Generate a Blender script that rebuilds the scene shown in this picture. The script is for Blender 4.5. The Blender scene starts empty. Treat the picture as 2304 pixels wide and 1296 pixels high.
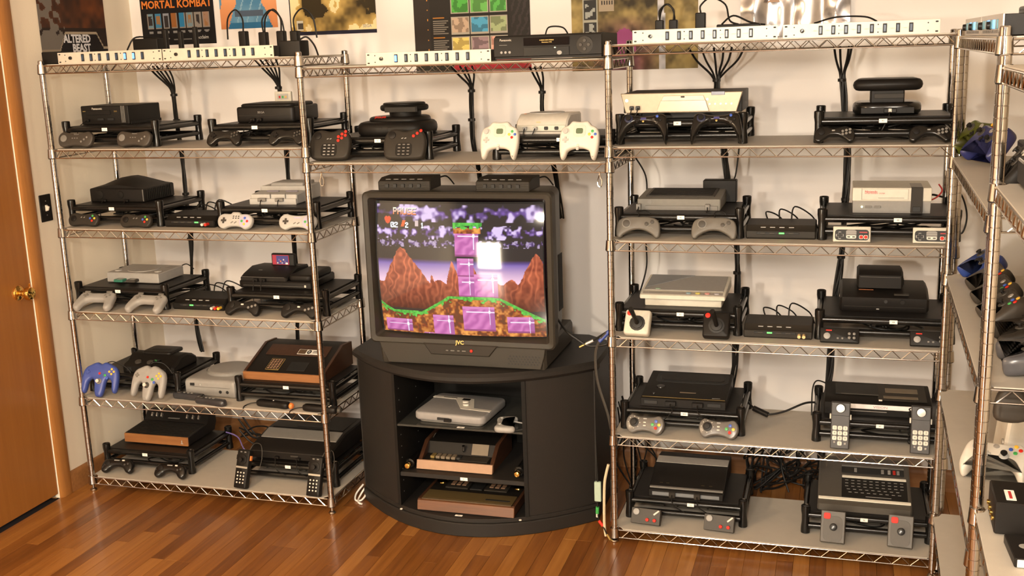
import bpy, math, random
import numpy as np
from mathutils import Vector, Matrix, Euler

random.seed(7)
sc = bpy.context.scene
C = sc.collection
rad = math.radians

# ---------------------------------------------------------------- camera
def camera():
    yaw, pitch, roll = -0.2967, 0.2173, -0.0343
    cy, sy, cp, sp = math.cos(yaw), math.sin(yaw), math.cos(pitch), math.sin(pitch)
    f = Vector((sy*cp, cy*cp, -sp)); r = Vector((cy, -sy, 0)); u = r.cross(f)
    c, s = math.cos(roll), math.sin(roll)
    R = c*r + s*u; U = -s*r + c*u
    cd = bpy.data.cameras.new('camera'); cd.sensor_width = 36; cd.lens = 36*2449.03/2304; cd.clip_start = .02
    o = bpy.data.objects.new('camera', cd); C.objects.link(o)
    m = Matrix((R, U, -f)).transposed().to_4x4(); m.translation = (0.7784, -3.7701, 1.8470)
    o.matrix_world = m; sc.camera = o
camera()

# ---------------------------------------------------------------- world, lights, exposure
w = bpy.data.worlds.new('world'); sc.world = w; w.use_nodes = True
w.node_tree.nodes['Background'].inputs[0].default_value = (.5, .55, .65, 1)
w.node_tree.nodes['Background'].inputs[1].default_value = .15
def area(name, loc, target, size, power, col, size_y=None, spread=180):
    l = bpy.data.lights.new(name, 'AREA'); l.energy = power; l.color = col; l.size = size
    l.shape = 'RECTANGLE' if size_y else 'DISK'
    if size_y: l.size_y = size_y
    o = bpy.data.objects.new(name, l); C.objects.link(o); o.location = loc
    o.rotation_euler = (Vector(target)-Vector(loc)).to_track_quat('-Z', 'Y').to_euler()
    return o
area('ceiling_lamp_light', (.66, -4.25, 2.42), (.30, .2, .8), .42, 128, (1, .885, .74))
area('wall_lamp_light', (-1.75, -3.0, 2.25), (-.8, .2, .9), .26, 42, (1, .70, .42))
area('table_lamp_light', (.0, -4.9, 1.8), (.1, .3, 1.0), .13, 72, (1, .86, .68))
sc.view_settings.view_transform = 'Standard'; sc.view_settings.look = 'None'
sc.view_settings.exposure = 0.10; sc.view_settings.gamma = 1
sc.view_settings.use_curve_mapping = False

# ---------------------------------------------------------------- materials
MATS = {}
def mat(name, col, rough=.5, metal=0, var=.10, scale=60, bump=0, bscale=300, emit=0, spec=.5, coat=0):
    if name in MATS: return MATS[name]
    m = bpy.data.materials.new(name); m.use_nodes = True; MATS[name] = m
    nt = m.node_tree; n = nt.nodes; L = nt.links; b = n['Principled BSDF']
    tc = n.new('ShaderNodeTexCoord'); nz = n.new('ShaderNodeTexNoise'); nz.inputs['Scale'].default_value = scale
    nz.inputs['Detail'].default_value = 3
    L.new(tc.outputs['Object'], nz.inputs['Vector'])
    mx = n.new('ShaderNodeMix'); mx.data_type = 'RGBA'
    mx.inputs[6].default_value = (*[c*(1-var) for c in col], 1); mx.inputs[7].default_value = (*[min(1, c*(1+var)) for c in col], 1)
    L.new(nz.outputs['Fac'], mx.inputs[0]); L.new(mx.outputs[2], b.inputs['Base Color'])
    b.inputs['Roughness'].default_value = rough; b.inputs['Metallic'].default_value = metal
    b.inputs['Specular IOR Level'].default_value = spec; b.inputs['Coat Weight'].default_value = coat
    if emit:
        b.inputs['Emission Color'].default_value = (*col, 1); b.inputs['Emission Strength'].default_value = emit
    if bump:
        n2 = n.new('ShaderNodeTexNoise'); n2.inputs['Scale'].default_value = bscale
        L.new(tc.outputs['Object'], n2.inputs['Vector'])
        bp = n.new('ShaderNodeBump'); bp.inputs['Strength'].default_value = bump; bp.inputs['Distance'].default_value = .002
        L.new(n2.outputs['Fac'], bp.inputs['Height']); L.new(bp.outputs['Normal'], b.inputs['Normal'])
    return m
def wood(name, stops, rough=.35, axis=1, stretch=14, per='none', gscale=6, coat=0):
    m = bpy.data.materials.new(name); m.use_nodes = True; MATS[name] = m
    nt = m.node_tree; n = nt.nodes; L = nt.links; b = n['Principled BSDF']
    tc = n.new('ShaderNodeTexCoord'); mp = n.new('ShaderNodeMapping')
    s = [gscale*stretch]*3; s[axis] = gscale; mp.inputs['Scale'].default_value = s
    L.new(tc.outputs['Object'], mp.inputs['Vector'])
    nz = n.new('ShaderNodeTexNoise'); nz.inputs['Detail'].default_value = 6; nz.inputs['Roughness'].default_value = .6
    nz.inputs['Scale'].default_value = 1
    vec = mp.outputs['Vector']
    if per != 'none':
        if per == 'object': src = n.new('ShaderNodeObjectInfo').outputs['Random']
        else: src = n.new('ShaderNodeNewGeometry').outputs['Random Per Island']
        add = n.new('ShaderNodeVectorMath'); add.operation = 'ADD'
        ml = n.new('ShaderNodeMath'); ml.operation = 'MULTIPLY'; ml.inputs[1].default_value = 50
        L.new(src, ml.inputs[0]); L.new(mp.outputs['Vector'], add.inputs[0]); L.new(ml.outputs[0], add.inputs[1]); vec = add.outputs[0]
    L.new(vec, nz.inputs['Vector'])
    fac = nz.outputs['Fac']
    if per != 'none':
        a = n.new('ShaderNodeMath'); a.operation = 'MULTIPLY_ADD'; a.inputs[1].default_value = .75
        sb = n.new('ShaderNodeMath'); sb.operation = 'MULTIPLY_ADD'; sb.inputs[1].default_value = .55; sb.inputs[2].default_value = -.14
        L.new(src, sb.inputs[0]); L.new(sb.outputs[0], a.inputs[2]); L.new(fac, a.inputs[0])
        sub = n.new('ShaderNodeMath'); sub.operation = 'SUBTRACT'; sub.inputs[1].default_value = .02
        L.new(a.outputs[0], sub.inputs[0]); fac = sub.outputs[0]
    cr = n.new('ShaderNodeValToRGB'); el = cr.color_ramp.elements
    while len(el) < len(stops): el.new(.5)
    for e, (p, c) in zip(el, stops): e.position = p; e.color = (*c, 1)
    L.new(fac, cr.inputs['Fac']); L.new(cr.outputs['Color'], b.inputs['Base Color'])
    b.inputs['Roughness'].default_value = rough; b.inputs['Coat Weight'].default_value = coat; b.inputs['Coat Roughness'].default_value = .15
    bp = n.new('ShaderNodeBump'); bp.inputs['Strength'].default_value = .08; bp.inputs['Distance'].default_value = .001
    L.new(nz.outputs['Fac'], bp.inputs['Height']); L.new(bp.outputs['Normal'], b.inputs['Normal'])
    return m
def vcol(name, rough=.5, emit=0, spec=.18):
    m = bpy.data.materials.new(name); m.use_nodes = True
    n = m.node_tree.nodes; L = m.node_tree.links; b = n['Principled BSDF']
    a = n.new('ShaderNodeAttribute'); a.attribute_name = 'print'
    b.inputs['Roughness'].default_value = rough; b.inputs['Specular IOR Level'].default_value = spec
    if emit:
        b.inputs['Base Color'].default_value = (.01, .01, .01, 1)
        L.new(a.outputs['Color'], b.inputs['Emission Color']); b.inputs['Emission Strength'].default_value = emit
    else:
        L.new(a.outputs['Color'], b.inputs['Base Color'])
    return m

chrome = mat('chrome', (.52, .495, .47), .09, 1, .04)
chrome2 = mat('chrome_wire', (.60, .56, .52), .16, 1, .04)
liner_m = mat('shelf_liner', (.47, .43, .37), .55, 0, .06, 30, .15, 500)
blackgloss = mat('black_gloss_plastic', (.006, .0055, .005), .22, 0, .2)
black = mat('black_plastic', (.010, .0085, .0075), .42, 0, .15, 80, .1, 900, spec=.22)
softblack = mat('soft_black_plastic', (.0095, .0080, .0068), .5, 0, .12, spec=.22)
charcoal = mat('charcoal_plastic', (.027, .0228, .018), .5, 0, .08, 60, .1, 900, spec=.22)
darkgrey = mat('dark_grey_plastic', (.052, .046, .039), .5, spec=.3)
midgrey = mat('mid_grey_plastic', (.17, .16, .145), .5)
grey = mat('grey_plastic', (.30, .29, .275), .48)
ltgrey = mat('light_grey_plastic', (.41, .40, .38), .45)
offwhite = mat('off_white_plastic', (.63, .59, .52), .42)
beige = mat('beige_plastic', (.56, .53, .45), .48)
silver = mat('silver_paint', (.52, .50, .47), .32, .6)
brush = mat('brushed_steel', (.63, .61, .57), .3, .9)
red = mat('red_plastic', (.60, .028, .015), .5, spec=.25)
green = mat('green_plastic', (.05, .35, .08), .35)
blue = mat('blue_plastic', (.04, .10, .45), .35)
yellow = mat('yellow_plastic', (.85, .50, .05), .35)
orange = mat('orange_plastic', (.80, .22, .05), .4)
violet = mat('violet_plastic', (.16, .12, .35), .4)
lilac = mat('lilac_plastic', (.42, .40, .52), .4)
white = mat('white_paper', (.86, .84, .78), .6)
ink = mat('black_ink', (.01, .01, .01), .6)
redink = mat('red_ink', (.45, .03, .03), .5)
gold = mat('gold_trim', (.62, .45, .16), .3, .8)
brass = mat('polished_brass', (.85, .55, .16), .12, 1)
rubber = mat('black_rubber', (.009, .008, .007), .5, spec=.3)
led_g = mat('green_led', (.10, .9, .12), .4, emit=2.0)
led_b = mat('blue_led', (.12, .35, 1.0), .4, emit=1.6)
glassdark = mat('smoked_window', (.01, .008, .008), .08)
copper = mat('copper_trim', (.34, .20, .12), .5, .1)
deepnavy = mat('deep_navy_plastic', (.022, .026, .11), .32)
bluepad = mat('navy_blue_plastic', (.045, .075, .30), .38)
greenpad = mat('olive_green_plastic', (.06, .068, .006), .35)
wnut = wood('walnut', [(0, (.045, .018, .008)), (.5, (.12, .045, .016)), (1, (.22, .09, .03))], .42, 0, 14)
wnutl = wood('light_walnut', [(0, (.16, .06, .02)), (.5, (.27, .11, .035)), (1, (.36, .16, .05))], .42, 0, 14)
wdark = wood('dark_walnut', [(0, (.02, .009, .005)), (.5, (.05, .02, .009)), (1, (.09, .035, .015))], .42, 1, 14)

# ---------------------------------------------------------------- mesh tools
def rrect(w, h, r, n=4):
    r = min(r, w/2-1e-5, h/2-1e-5)
    if r <= 0: return [(w/2, h/2), (-w/2, h/2), (-w/2, -h/2), (w/2, -h/2)]
    o = []
    for cx, cy, a0 in ((w/2-r, h/2-r, 0), (-w/2+r, h/2-r, 90), (-w/2+r, -h/2+r, 180), (w/2-r, -h/2+r, 270)):
        for i in range(n+1):
            a = rad(a0+90*i/n); o.append((cx+r*math.cos(a), cy+r*math.sin(a)))
    return o
def circ(r, n=16, ry=None, cx=0, cy=0):
    return [(cx+r*math.cos(2*math.pi*i/n), cy+(ry or r)*math.sin(2*math.pi*i/n)) for i in range(n)]
def spline(p, n=5):
    o = []; N = len(p)
    for i in range(N):
        a, b, c, d = [np.array(p[(i+k) % N], float) for k in (-1, 0, 1, 2)]
        for j in range(n):
            t = j/n
            o.append(tuple(.5*((2*b)+(c-a)*t+(2*a-5*b+4*c-d)*t*t+(3*b-a-3*c+d)*t**3)))
    return o
def mir(half, n=5):
    """half outline, top centre to bottom centre on the right side -> smooth closed outline (counter-clockwise)"""
    p = list(half)+[(-x, y) for x, y in reversed(half) if abs(x) > 1e-6]
    return spline(p[::-1], n)
def curve3(p, n=6):
    p = [np.array(q, float) for q in p]
    if len(p) == 2: return [tuple(q) for q in p]
    o = []
    for i in range(len(p)-1):
        a = p[max(i-1, 0)]; b = p[i]; c = p[i+1]; d = p[min(i+2, len(p)-1)]
        for j in range(n):
            t = j/n; o.append(tuple(.5*((2*b)+(c-a)*t+(2*a-5*b+4*c-d)*t*t+(3*b-a-3*c+d)*t**3)))
    o.append(tuple(p[-1])); return o
FRONT = Matrix.Rotation(rad(90), 4, 'X')          # local xy drawn on a face that looks towards -y
def T3(x, y, z): return Matrix.Translation((x, y, z))
def inset(o, d):
    N = len(o); r = []
    A = sum(o[i][0]*o[(i+1) % N][1]-o[(i+1) % N][0]*o[i][1] for i in range(N))
    s = 1 if A > 0 else -1
    for i in range(N):
        a, b, c = o[i-1], o[i], o[(i+1) % N]
        e1 = (b[0]-a[0], b[1]-a[1]); e2 = (c[0]-b[0], c[1]-b[1])
        l1 = math.hypot(*e1) or 1e-9; l2 = math.hypot(*e2) or 1e-9
        n1 = (-e1[1]/l1*s, e1[0]/l1*s); n2 = (-e2[1]/l2*s, e2[0]/l2*s)
        k = 1+n1[0]*n2[0]+n1[1]*n2[1]; k = max(k, .5)
        r.append((b[0]+d*(n1[0]+n2[0])/k, b[1]+d*(n1[1]+n2[1])/k))
    return r
def limits(o):
    """how far each outline point may move inwards before it meets the opposite side"""
    P = np.array(o); N = len(P); A = sum(o[i][0]*o[(i+1) % N][1]-o[(i+1) % N][0]*o[i][1] for i in range(N)); s = 1 if A > 0 else -1
    E = np.roll(P, -1, 0)-np.roll(P, 1, 0); E /= np.linalg.norm(E, axis=1)[:, None]+1e-12; Nn = np.stack([-E[:, 1], E[:, 0]], 1)*s
    Q = np.roll(P, -1, 0); out = np.full(N, 9.)
    for i in range(N):
        d = Nn[i]; e = Q-P; w = P-P[i]; den = d[0]*e[:, 1]-d[1]*e[:, 0]
        den = np.where(abs(den) < 1e-12, 1e-12, den)
        t = (w[:, 0]*e[:, 1]-w[:, 1]*e[:, 0])/den; k = (w[:, 0]*d[1]-w[:, 1]*d[0])/den
        ok = (t > 1e-5) & (k >= -1e-6) & (k <= 1+1e-6); ok[[i, i-1]] = False
        if ok.any(): out[i] = t[ok].min()
    for _ in range(3): out = np.minimum(out, (np.roll(out, 1)+np.roll(out, -1)+out)/3)
    return out*.36
def inset_l(o, d, lim):
    a = inset(o, .001)
    return [(p[0]+(q[0]-p[0])*1000*min(d, l), p[1]+(q[1]-p[1])*1000*min(d, l)) for p, q, l in zip(o, a, lim)]
class MB:
    def __init__(s): s.v = []; s.f = []
    def add(s, v, f, M=None):
        b = len(s.v)
        s.v += [tuple(M @ Vector(p)) for p in v] if M is not None else [tuple(p) for p in v]
        s.f += [tuple(i+b for i in q) for q in f]; return s
    def rings(s, rs, M=None, cap0=True, cap1=True, closed=False):
        n = len(rs[0]); v = [p for r in rs for p in r]; f = []
        m = len(rs)
        for k in range(m if closed else m-1):
            a, b = k*n, ((k+1) % m)*n
            for i in range(n): f.append((a+i, a+(i+1) % n, b+(i+1) % n, b+i))
        if not closed:
            if cap0: f.append(tuple(range(n-1, -1, -1)))
            if cap1: f.append(tuple((m-1)*n+i for i in range(n)))
        return s.add(v, f, M)
    def slab(s, o, z0, z1, c=.001, M=None):
        A = sum(o[i][0]*o[(i+1) % len(o)][1]-o[(i+1) % len(o)][0]*o[i][1] for i in range(len(o)))
        if A < 0: o = o[::-1]
        c = min(c, (z1-z0)*.45)
        if c <= 0: rs = [(o, z0), (o, z1)]
        else: rs = [(inset(o, c), z0), (o, z0+c), (o, z1-c), (inset(o, c), z1)]
        return s.rings([[(x, y, z) for x, y in q] for q, z in rs], M)
    def pillow(s, o, z0, z1, r, M=None, n=3, rb=None, rz=None):
        A = sum(o[i][0]*o[(i+1) % len(o)][1]-o[(i+1) % len(o)][0]*o[i][1] for i in range(len(o)))
        if A < 0: o = o[::-1]
        rs = []; rb = r if rb is None else rb; lim = limits(o); hz = r if rz is None else rz; hb = rb if rz is None else rz
        for i in range(n+1):
            a = math.pi/2*i/n; rs.append((inset_l(o, rb*(1-math.sin(a)), lim), z0+hb*(1-math.cos(a))))
        for i in range(n+1):
            a = math.pi/2*i/n; rs.append((inset_l(o, r*(1-math.cos(a)), lim), z1-hz+hz*math.sin(a)))
        return s.rings([[(x, y, z) for x, y in q] for q, z in rs], M)
    def box(s, cx, cy, cz, sx, sy, sz, c=.0008, M=None):
        t = T3(cx, cy, cz)
        return s.slab(rrect(sx, sy, min(c, sx/3, sy/3), 1) if c else rrect(sx, sy, 0), -sz/2, sz/2, c, (M @ t) if M is not None else t)
    def prof(s, yz, x0, x1, c=.002):
        """side profile in (y, z) swept along x"""
        M = Matrix(((0, 0, 1, 0), (1, 0, 0, 0), (0, 1, 0, 0), (0, 0, 0, 1)))
        return s.slab(yz, x0, x1, c, M)
    def tube(s, pts, r, n=6, M=None, closed=False):
        P = [Vector(p) for p in pts]; rs = []; m = len(P)
        rr = r if isinstance(r, (list, tuple)) else [r]*m
        t0 = None; u = None
        for i in range(m):
            if closed: t = P[(i+1) % m]-P[i-1]
            else: t = P[min(i+1, m-1)]-P[max(i-1, 0)]
            if t.length < 1e-9: t = Vector((0, 0, 1))
            t.normalize()
            if u is None:
                u = t.orthogonal().normalized()
            else:
                u = u-t*u.dot(t)
                u = u.normalized() if u.length > 1e-6 else t.orthogonal().normalized()
            w_ = t.cross(u)
            rs.append([tuple(P[i]+(u*math.cos(2*math.pi*k/n)+w_*math.sin(2*math.pi*k/n))*rr[i]) for k in range(n)])
        return s.rings(rs, M, closed=closed)
    def cyl(s, p0, p1, r, n=12, r2=None, M=None):
        return s.tube([p0, p1], [r, r if r2 is None else r2], n, M)
    def lathe(s, prof, n=16, M=None):
        return s.rings([[(r*math.cos(2*math.pi*k/n), r*math.sin(2*math.pi*k/n), z) for k in range(n)] for r, z in prof], M)
    def mesh(s, name, m, ang=38):
        me = bpy.data.meshes.new(name); me.from_pydata(s.v, [], s.f); me.update()
        me.polygons.foreach_set('use_smooth', [True]*len(me.polygons))
        me.set_sharp_from_angle(angle=rad(ang))
        me.materials.append(m); return me
    def build(s, name, m, parent=None, loc=None, rot=None, ang=38):
        o = bpy.data.objects.new(name, s.mesh(name, m, ang)); C.objects.link(o)
        if parent: o.parent = parent
        if loc: o.location = loc
        if rot: o.rotation_euler = rot
        return o
def tag(o, label=None, cat=None, group=None, kind=None):
    if label: o['label'] = label
    if cat: o['category'] = cat
    if group: o['group'] = group
    if kind: o['kind'] = kind
    return o
def T(name, label, cat, loc=(0, 0, 0), rz=0, group=None, rx=0):
    o = bpy.data.objects.new(name, None); C.objects.link(o); o.empty_display_size = .05
    o.location = loc; o.rotation_euler = (rad(rx), 0, rad(rz))
    return tag(o, label, cat, group)
KIDS = {}
def copy_tree(o, parent=None):
    c = o.copy(); C.objects.link(c); c.parent = parent
    for ch in [x for x in bpy.data.objects if x.parent == o]: copy_tree(ch, c)
    return c
def copy_thing(o, loc, rz=None, label=None, group=None):
    c = copy_tree(o); c.location = loc
    if rz is not None: c.rotation_euler = (c.rotation_euler[0], 0, rad(rz))
    if label: c['label'] = label
    if group: c['group'] = group
    return c
def text(parent, s, size, m, loc, face='front', name='lettering', ext=.0004, bold=0, sx=1, rot=None, align='CENTER'):
    cu = bpy.data.curves.new('t', 'FONT'); cu.body = s; cu.size = size; cu.extrude = ext; cu.offset = bold
    cu.align_x = align; cu.align_y = 'CENTER'; cu.resolution_u = 2
    o = bpy.data.objects.new('t', cu); me = bpy.data.meshes.new_from_object(o)
    bpy.data.objects.remove(o); bpy.data.curves.remove(cu)
    me.materials.clear(); me.materials.append(m); me.name = name
    q = bpy.data.objects.new(name, me); C.objects.link(q); q.parent = parent; q.location = loc
    q.rotation_euler = rot if rot else ((rad(90), 0, 0) if face == 'front' else (0, 0, 0))
    q.scale = (sx, 1, 1); return q
def B(name, m, parent, *a, **k): return MB().box(*a, **k).build(name, m, parent)
def cord(parent, pts, r=.0022, m=None, name='cord', n=6):
    return MB().tube(curve3(pts, 6), r, 6).build(name, m or rubber, parent)
# ================================================================ the room
XW, XE, YW, YS, ZC = -2.43, 1.50, .76, -5.2, 2.5
wallm = mat('painted_wall', (.775, .745, .725), .7, 0, .025, 4, .12, 120)
wallm2 = mat('painted_side_wall', (.79, .71, .58), .7, 0, .025, 4, .12, 120)
ceilm = mat('ceiling_paint', (.82, .78, .72), .8)
def struct(name, m, *a, **k): return tag(MB().box(*a, **k).build(name, m), kind='structure')
tag(MB().box((XW+XE)/2, YW+.05, ZC/2, XE-XW+.4, .1, ZC, 0).build('wall_back', wallm), kind='structure')
# left wall with the door opening (y -.90 .. -.105)
mb = MB(); DY0, DY1 = -.905, -.105
mb.box(XW-.05, (DY1+YW)/2, ZC/2, .1, YW-DY1, ZC, 0); mb.box(XW-.05, (YS+DY0)/2, ZC/2, .1, DY0-YS, ZC, 0)
mb.box(XW-.05, (DY0+DY1)/2, (2.05+ZC)/2, .1, DY1-DY0, ZC-2.05, 0)
tag(mb.build('wall_left', wallm2), kind='structure')
struct('wall_right', wallm2, XE+.05, (YS+YW)/2, ZC/2, .1, YW-YS, ZC, c=0)
struct('wall_behind', wood('added_dark_panelling', [(0, (.05, .022, .010)), (.5, (.09, .042, .018)), (1, (.13, .065, .03))], .4, 2, 16, gscale=2), (XW+XE)/2, YS-.05, ZC/2, XE-XW+.4, .1, ZC, c=0)  # unseen rear wall; dark finish added so the chrome reflects darker tones
struct('ceiling', ceilm, (XW+XE)/2, (YS+YW)/2, ZC+.05, XE-XW+.4, YW-YS+.4, .1, c=0)
# floor boards, running towards the back wall
fl = tag(MB().box((XW+XE)/2, (YS+YW)/2, -.03, XE-XW+.3, YW-YS+.3, .036, 0).build('floor', mat('subfloor', (.02, .01, .005), .8)), kind='structure')
stops = [(0, (.085, .026, .006)), (.28, (.17, .060, .013)), (.52, (.25, .095, .020)), (.75, (.33, .14, .032)), (1, (.43, .20, .055))]
plank_m = wood('oak_board', stops, .30, 1, 22, 'object', 3.2, .25)
plank_s = wood('oak_board_far', stops, .30, 1, 22, 'island', 3.2, .25)
PW = .0572; pm = {}
def plank_mesh(L):
    k = round(L, 2)
    if k not in pm: pm[k] = MB().box(0, 0, -.006, PW-.0006, k-.0008, .012, .0006).mesh('plank', plank_m)
    return pm[k]
rs = random.Random(11); far = MB(); npl = 0
x = XW+PW/2
while x < XE:
    y = .78; first = True
    while y > -1.28:
        L = rs.choice([.42, .56, .7, .84, 1.0, 1.2, 1.36]) * (rs.uniform(.3, 1) if first else 1); L = round(L, 1) if L > .25 else .3
        first = False
        if npl < 285:
            o = bpy.data.objects.new('plank', plank_mesh(L)); C.objects.link(o); o.parent = fl; o.location = (x, y-L/2, 0); npl += 1
        else: far.box(x, y-L/2, -.006, PW-.0006, L-.0008, .012, 0)
        y -= L
    while y > YS:
        L = rs.choice([.6, .8, 1.0, 1.2]); far.box(x, y-L/2, -.006, PW-.0006, L-.0008, .012, 0); y -= L
    x += PW
tag(far.build('plank_field', plank_s, fl), kind='stuff')
# baseboards, door, casing
basem = wood('baseboard_wood', [(0, (.16, .065, .02)), (.5, (.27, .12, .04)), (1, (.36, .17, .06))], .45, 0, 16)
basem2 = wood('casing_wood', [(0, (.22, .085, .022)), (.5, (.33, .14, .036)), (1, (.42, .19, .055))], .4, 2, 16)
doorm = wood('door_veneer', [(0, (.20, .075, .015)), (.5, (.27, .105, .022)), (1, (.32, .13, .03))], .38, 2, 20, gscale=2)
prof = [(0, 0), (-.014, 0), (-.014, .07), (-.010, .085), (-.004, .092), (0, .092)]
mb = MB().prof([(YW+y, z) for y, z in prof], XW, XE, 0); tag(mb.build('baseboard_back', basem), kind='structure')
MP = Matrix(((-1, 0, 0, 0), (0, 0, 1, 0), (0, 1, 0, 0), (0, 0, 0, 1)))
tag(MB().slab([(y, z) for y, z in prof], -.034, YW-.014, 0, T3(XW, 0, 0) @ MP).build('baseboard_left', basem), kind='structure')
tag(MB().slab([(y, z) for y, z in prof], YS, YW-.014, 0, T3(XE, 0, 0) @ Matrix(((1, 0, 0, 0), (0, 0, 1, 0), (0, 1, 0, 0), (0, 0, 0, 1)))).build('baseboard_right', basem), kind='structure')
for i, (y0, y1) in enumerate(((-.105, -.034), (DY0-.07, DY0))):
    mb = MB().slab([(XW-.0, y0), (XW+.012, y0), (XW+.018, y0+.012), (XW+.018, y1-.018), (XW+.010, y1), (XW-.0, y1)], 0, 2.12, .001)
    tag(mb.build('trim_%d' % (i+1), basem2), kind='structure')
tag(MB().box(XW+.008, (DY0+DY1)/2, 2.085, .016, DY1-DY0, .07, .002).build('trim_3', basem2), kind='structure')
tag(MB().box(XW-.06, -.09, 1.02, .08, .03, 2.05, .001).build('trim_4', basem2), kind='structure')
dr = tag(MB().box(XW-.022, (DY0+DY1)/2, 1.03, .036, DY1-DY0-.006, 2.02, .002).build('door_1', doorm), kind='structure')
kb = MB(); KM = T3(XW-.004, -.185, .932) @ Matrix.Rotation(rad(90), 4, 'Y')
kb.lathe([(.03, 0), (.031, .004), (.026, .009), (.012, .013), (.011, .03), (.018, .036), (.026, .045), (.028, .056), (.024, .066), (.012, .071), (.003, .072)], 24, KM)
kb.build('door_knob', brass, dr)
B('latch_plate', brass, dr, XW-.004, DY1-.012, .932, .003, .012, .05)
# light switch on the wall beside the door
sw = T('light_switch', 'black toggle light switch plate on the wall beside the brown door', 'light switch', (XW, .031, 1.252))
MB().slab(rrect(.069, .114, .004), 0, .005, .0018, Matrix.Rotation(rad(90), 4, 'Y') @ Matrix.Rotation(rad(90), 4, 'Z')).build('plate', black, sw)
MB().box(.006, 0, 0, .004, .012, .026).build('toggle_frame', offwhite, sw)
MB().prof([(-.004, -.006), (.004, -.006), (.003, .012), (-.003, .012)], 0, .014, .001).build('toggle', offwhite, sw, (.004, 0, .0), (0, rad(25), 0))
for z in (-.03, .03): MB().cyl((.004, 0, z), (.006, 0, z), .003, 8).build('screw', brush, sw)
# window in the wall behind the viewer; its glow is what the television screen mirrors
WX = -1.45
wn = tag(MB().box(WX, YS+.012, .50, .64, .02, .96, .002).build('window_1', mat('window_glow', (1, .87, .66), .5, emit=48.0)), kind='structure')
fr = MB()
for a in ((WX, .99, .78, .06), (WX, .05, .78, .06), (WX-.36, .52, .06, 1.0), (WX+.36, .52, .06, 1.0)): fr.box(a[0], YS+.02, a[1], a[2], .04, a[3], .003)
fr.build('window_frame', offwhite, wn)

# ================================================================ wire shelving
PR = .0127; H = 1.86
ZL = [1.8393, 1.4975, 1.1682, .8137, .4303, .0676]
ZR = [1.8423, 1.4921, 1.1594, .8044, .4248, .0533]
ZM = [1.797, 1.4393]
XL0, XL1, XR1, DP = -2.336, -1.180, 1.1445, .404
def post_mesh(h, z0=.03):
    p = [(.004, z0), (PR, z0+.001)]; z = z0+.04
    while z < h-.03:
        p += [(PR, z-.0012), (PR-.0011, z-.0005), (PR-.0011, z+.0005), (PR, z+.0012)]; z += .0254
    p += [(PR, h-.004), (PR*.8, h-.001), (.002, h)]
    return MB().lathe(p, 12).mesh('post', chrome)
foot_mesh = MB().lathe([(.003, 0), (.014, .001), (.015, .006), (.011, .012), (.006, .014), (.006, .035)], 12).mesh('foot', chrome)
clip_mesh = MB().lathe([(PR+.0005, -.030), (PR+.0045, -.029), (PR+.0045, -.024), (PR+.0005, -.023)], 14).mesh('clip', rubber)
collar_mesh = MB().lathe([(PR+.0006, .011), (PR+.0035, .010), (PR+.0065, -.026), (PR+.0006, -.027)], 14).mesh('collar', chrome)
def mesh_obj(name, me, parent, loc):
    o = bpy.data.objects.new(name, me); C.objects.link(o); o.parent = parent; o.location = loc; return o
def shelf_part(root, z, x0, x1, y0, y1, yaw_pts=None, wires=True):
    """one wire shelf: rails > truss wires, corner collars, liner; z is the top of the front rail"""
    r = .0027; zt = z-r; zb = z-.033; e = .004
    rail = MB()
    ex, ey = .016, .016
    for zz in (zt, zb):
        rail.cyl((x0+ex, y0-e, zz), (x1-ex, y0-e, zz), r, 8); rail.cyl((x0+ex, y1+e, zz), (x1-ex, y1+e, zz), r, 8)
        rail.cyl((x0-e, y0+ey, zz), (x0-e, y1-ey, zz), r, 8); rail.cyl((x1+e, y0+ey, zz), (x1+e, y1-ey, zz), r, 8)
        for cx, cy, sx_, sy_ in ((x0, y0, 1, 1), (x1, y0, -1, 1), (x0, y1, 1, -1), (x1, y1, -1, -1)):
            rail.tube([(cx+sx_*ex, cy-sy_*e, zz), (cx+sx_*.010, cy+sy_*.012, zz), (cx-sx_*e, cy+sy_*ey, zz)], r, 6)
    sh = rail.build('shelf', chrome2, root)
    def truss(a, b, step):
        a = Vector(a); b = Vector(b); L = (b-a).length; n = max(2, int(round(L/step))); pts = []
        for i in range(n+1):
            q = a.lerp(b, i/n); pts.append((q.x, q.y, zt-.0006 if i % 2 else zb+.0006))
        return MB().tube(pts, .0021, 5).build('truss_wire', chrome2, sh)
    truss((x0+.028, y0-e, 0), (x1-.028, y0-e, 0), .0305); truss((x0+.028, y1+e, 0), (x1-.028, y1+e, 0), .0305)
    truss((x0-e, y0+.028, 0), (x0-e, y1-.028, 0), .0305); truss((x1+e, y0+.028, 0), (x1+e, y1-.028, 0), .0305)
    for cx in (x0, x1):
        for cy in (y0, y1):
            mesh_obj('collar', collar_mesh, sh, (cx, cy, z-.006)); mesh_obj('clip', clip_mesh, sh, (cx, cy, z-.006))
    q = .022
    o = [(x0+q+.012, y0-.006), (x1-q-.012, y0-.006), (x1-q, y0+.012), (x1+.002, y0+q), (x1+.002, y1-q), (x1-q, y1), (x0+q, y1), (x0-.002, y1-q), (x0-.002, y0+q), (x0+q, y0+.012)]
    MB().slab(o, z+.0004, z+.0036, .0006).build('liner', liner_m, sh)
    return sh
def unit(name, label, levels, x0, x1, y0, y1, posts=True, loc=(0, 0, 0), rz=0, h=H, foot0=0):
    root = T(name, label, 'shelving', loc, rz)
    pmesh = post_mesh(h, .03)
    if posts:
        for cx in (x0, x1):
            for cy in (y0, y1):
                po = mesh_obj('post', pmesh, root, (cx, cy, 0)); mesh_obj('foot', foot_mesh, po, (0, 0, foot0))
    for z in levels: shelf_part(root, z, x0, x1, y0, y1)
    return root
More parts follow.
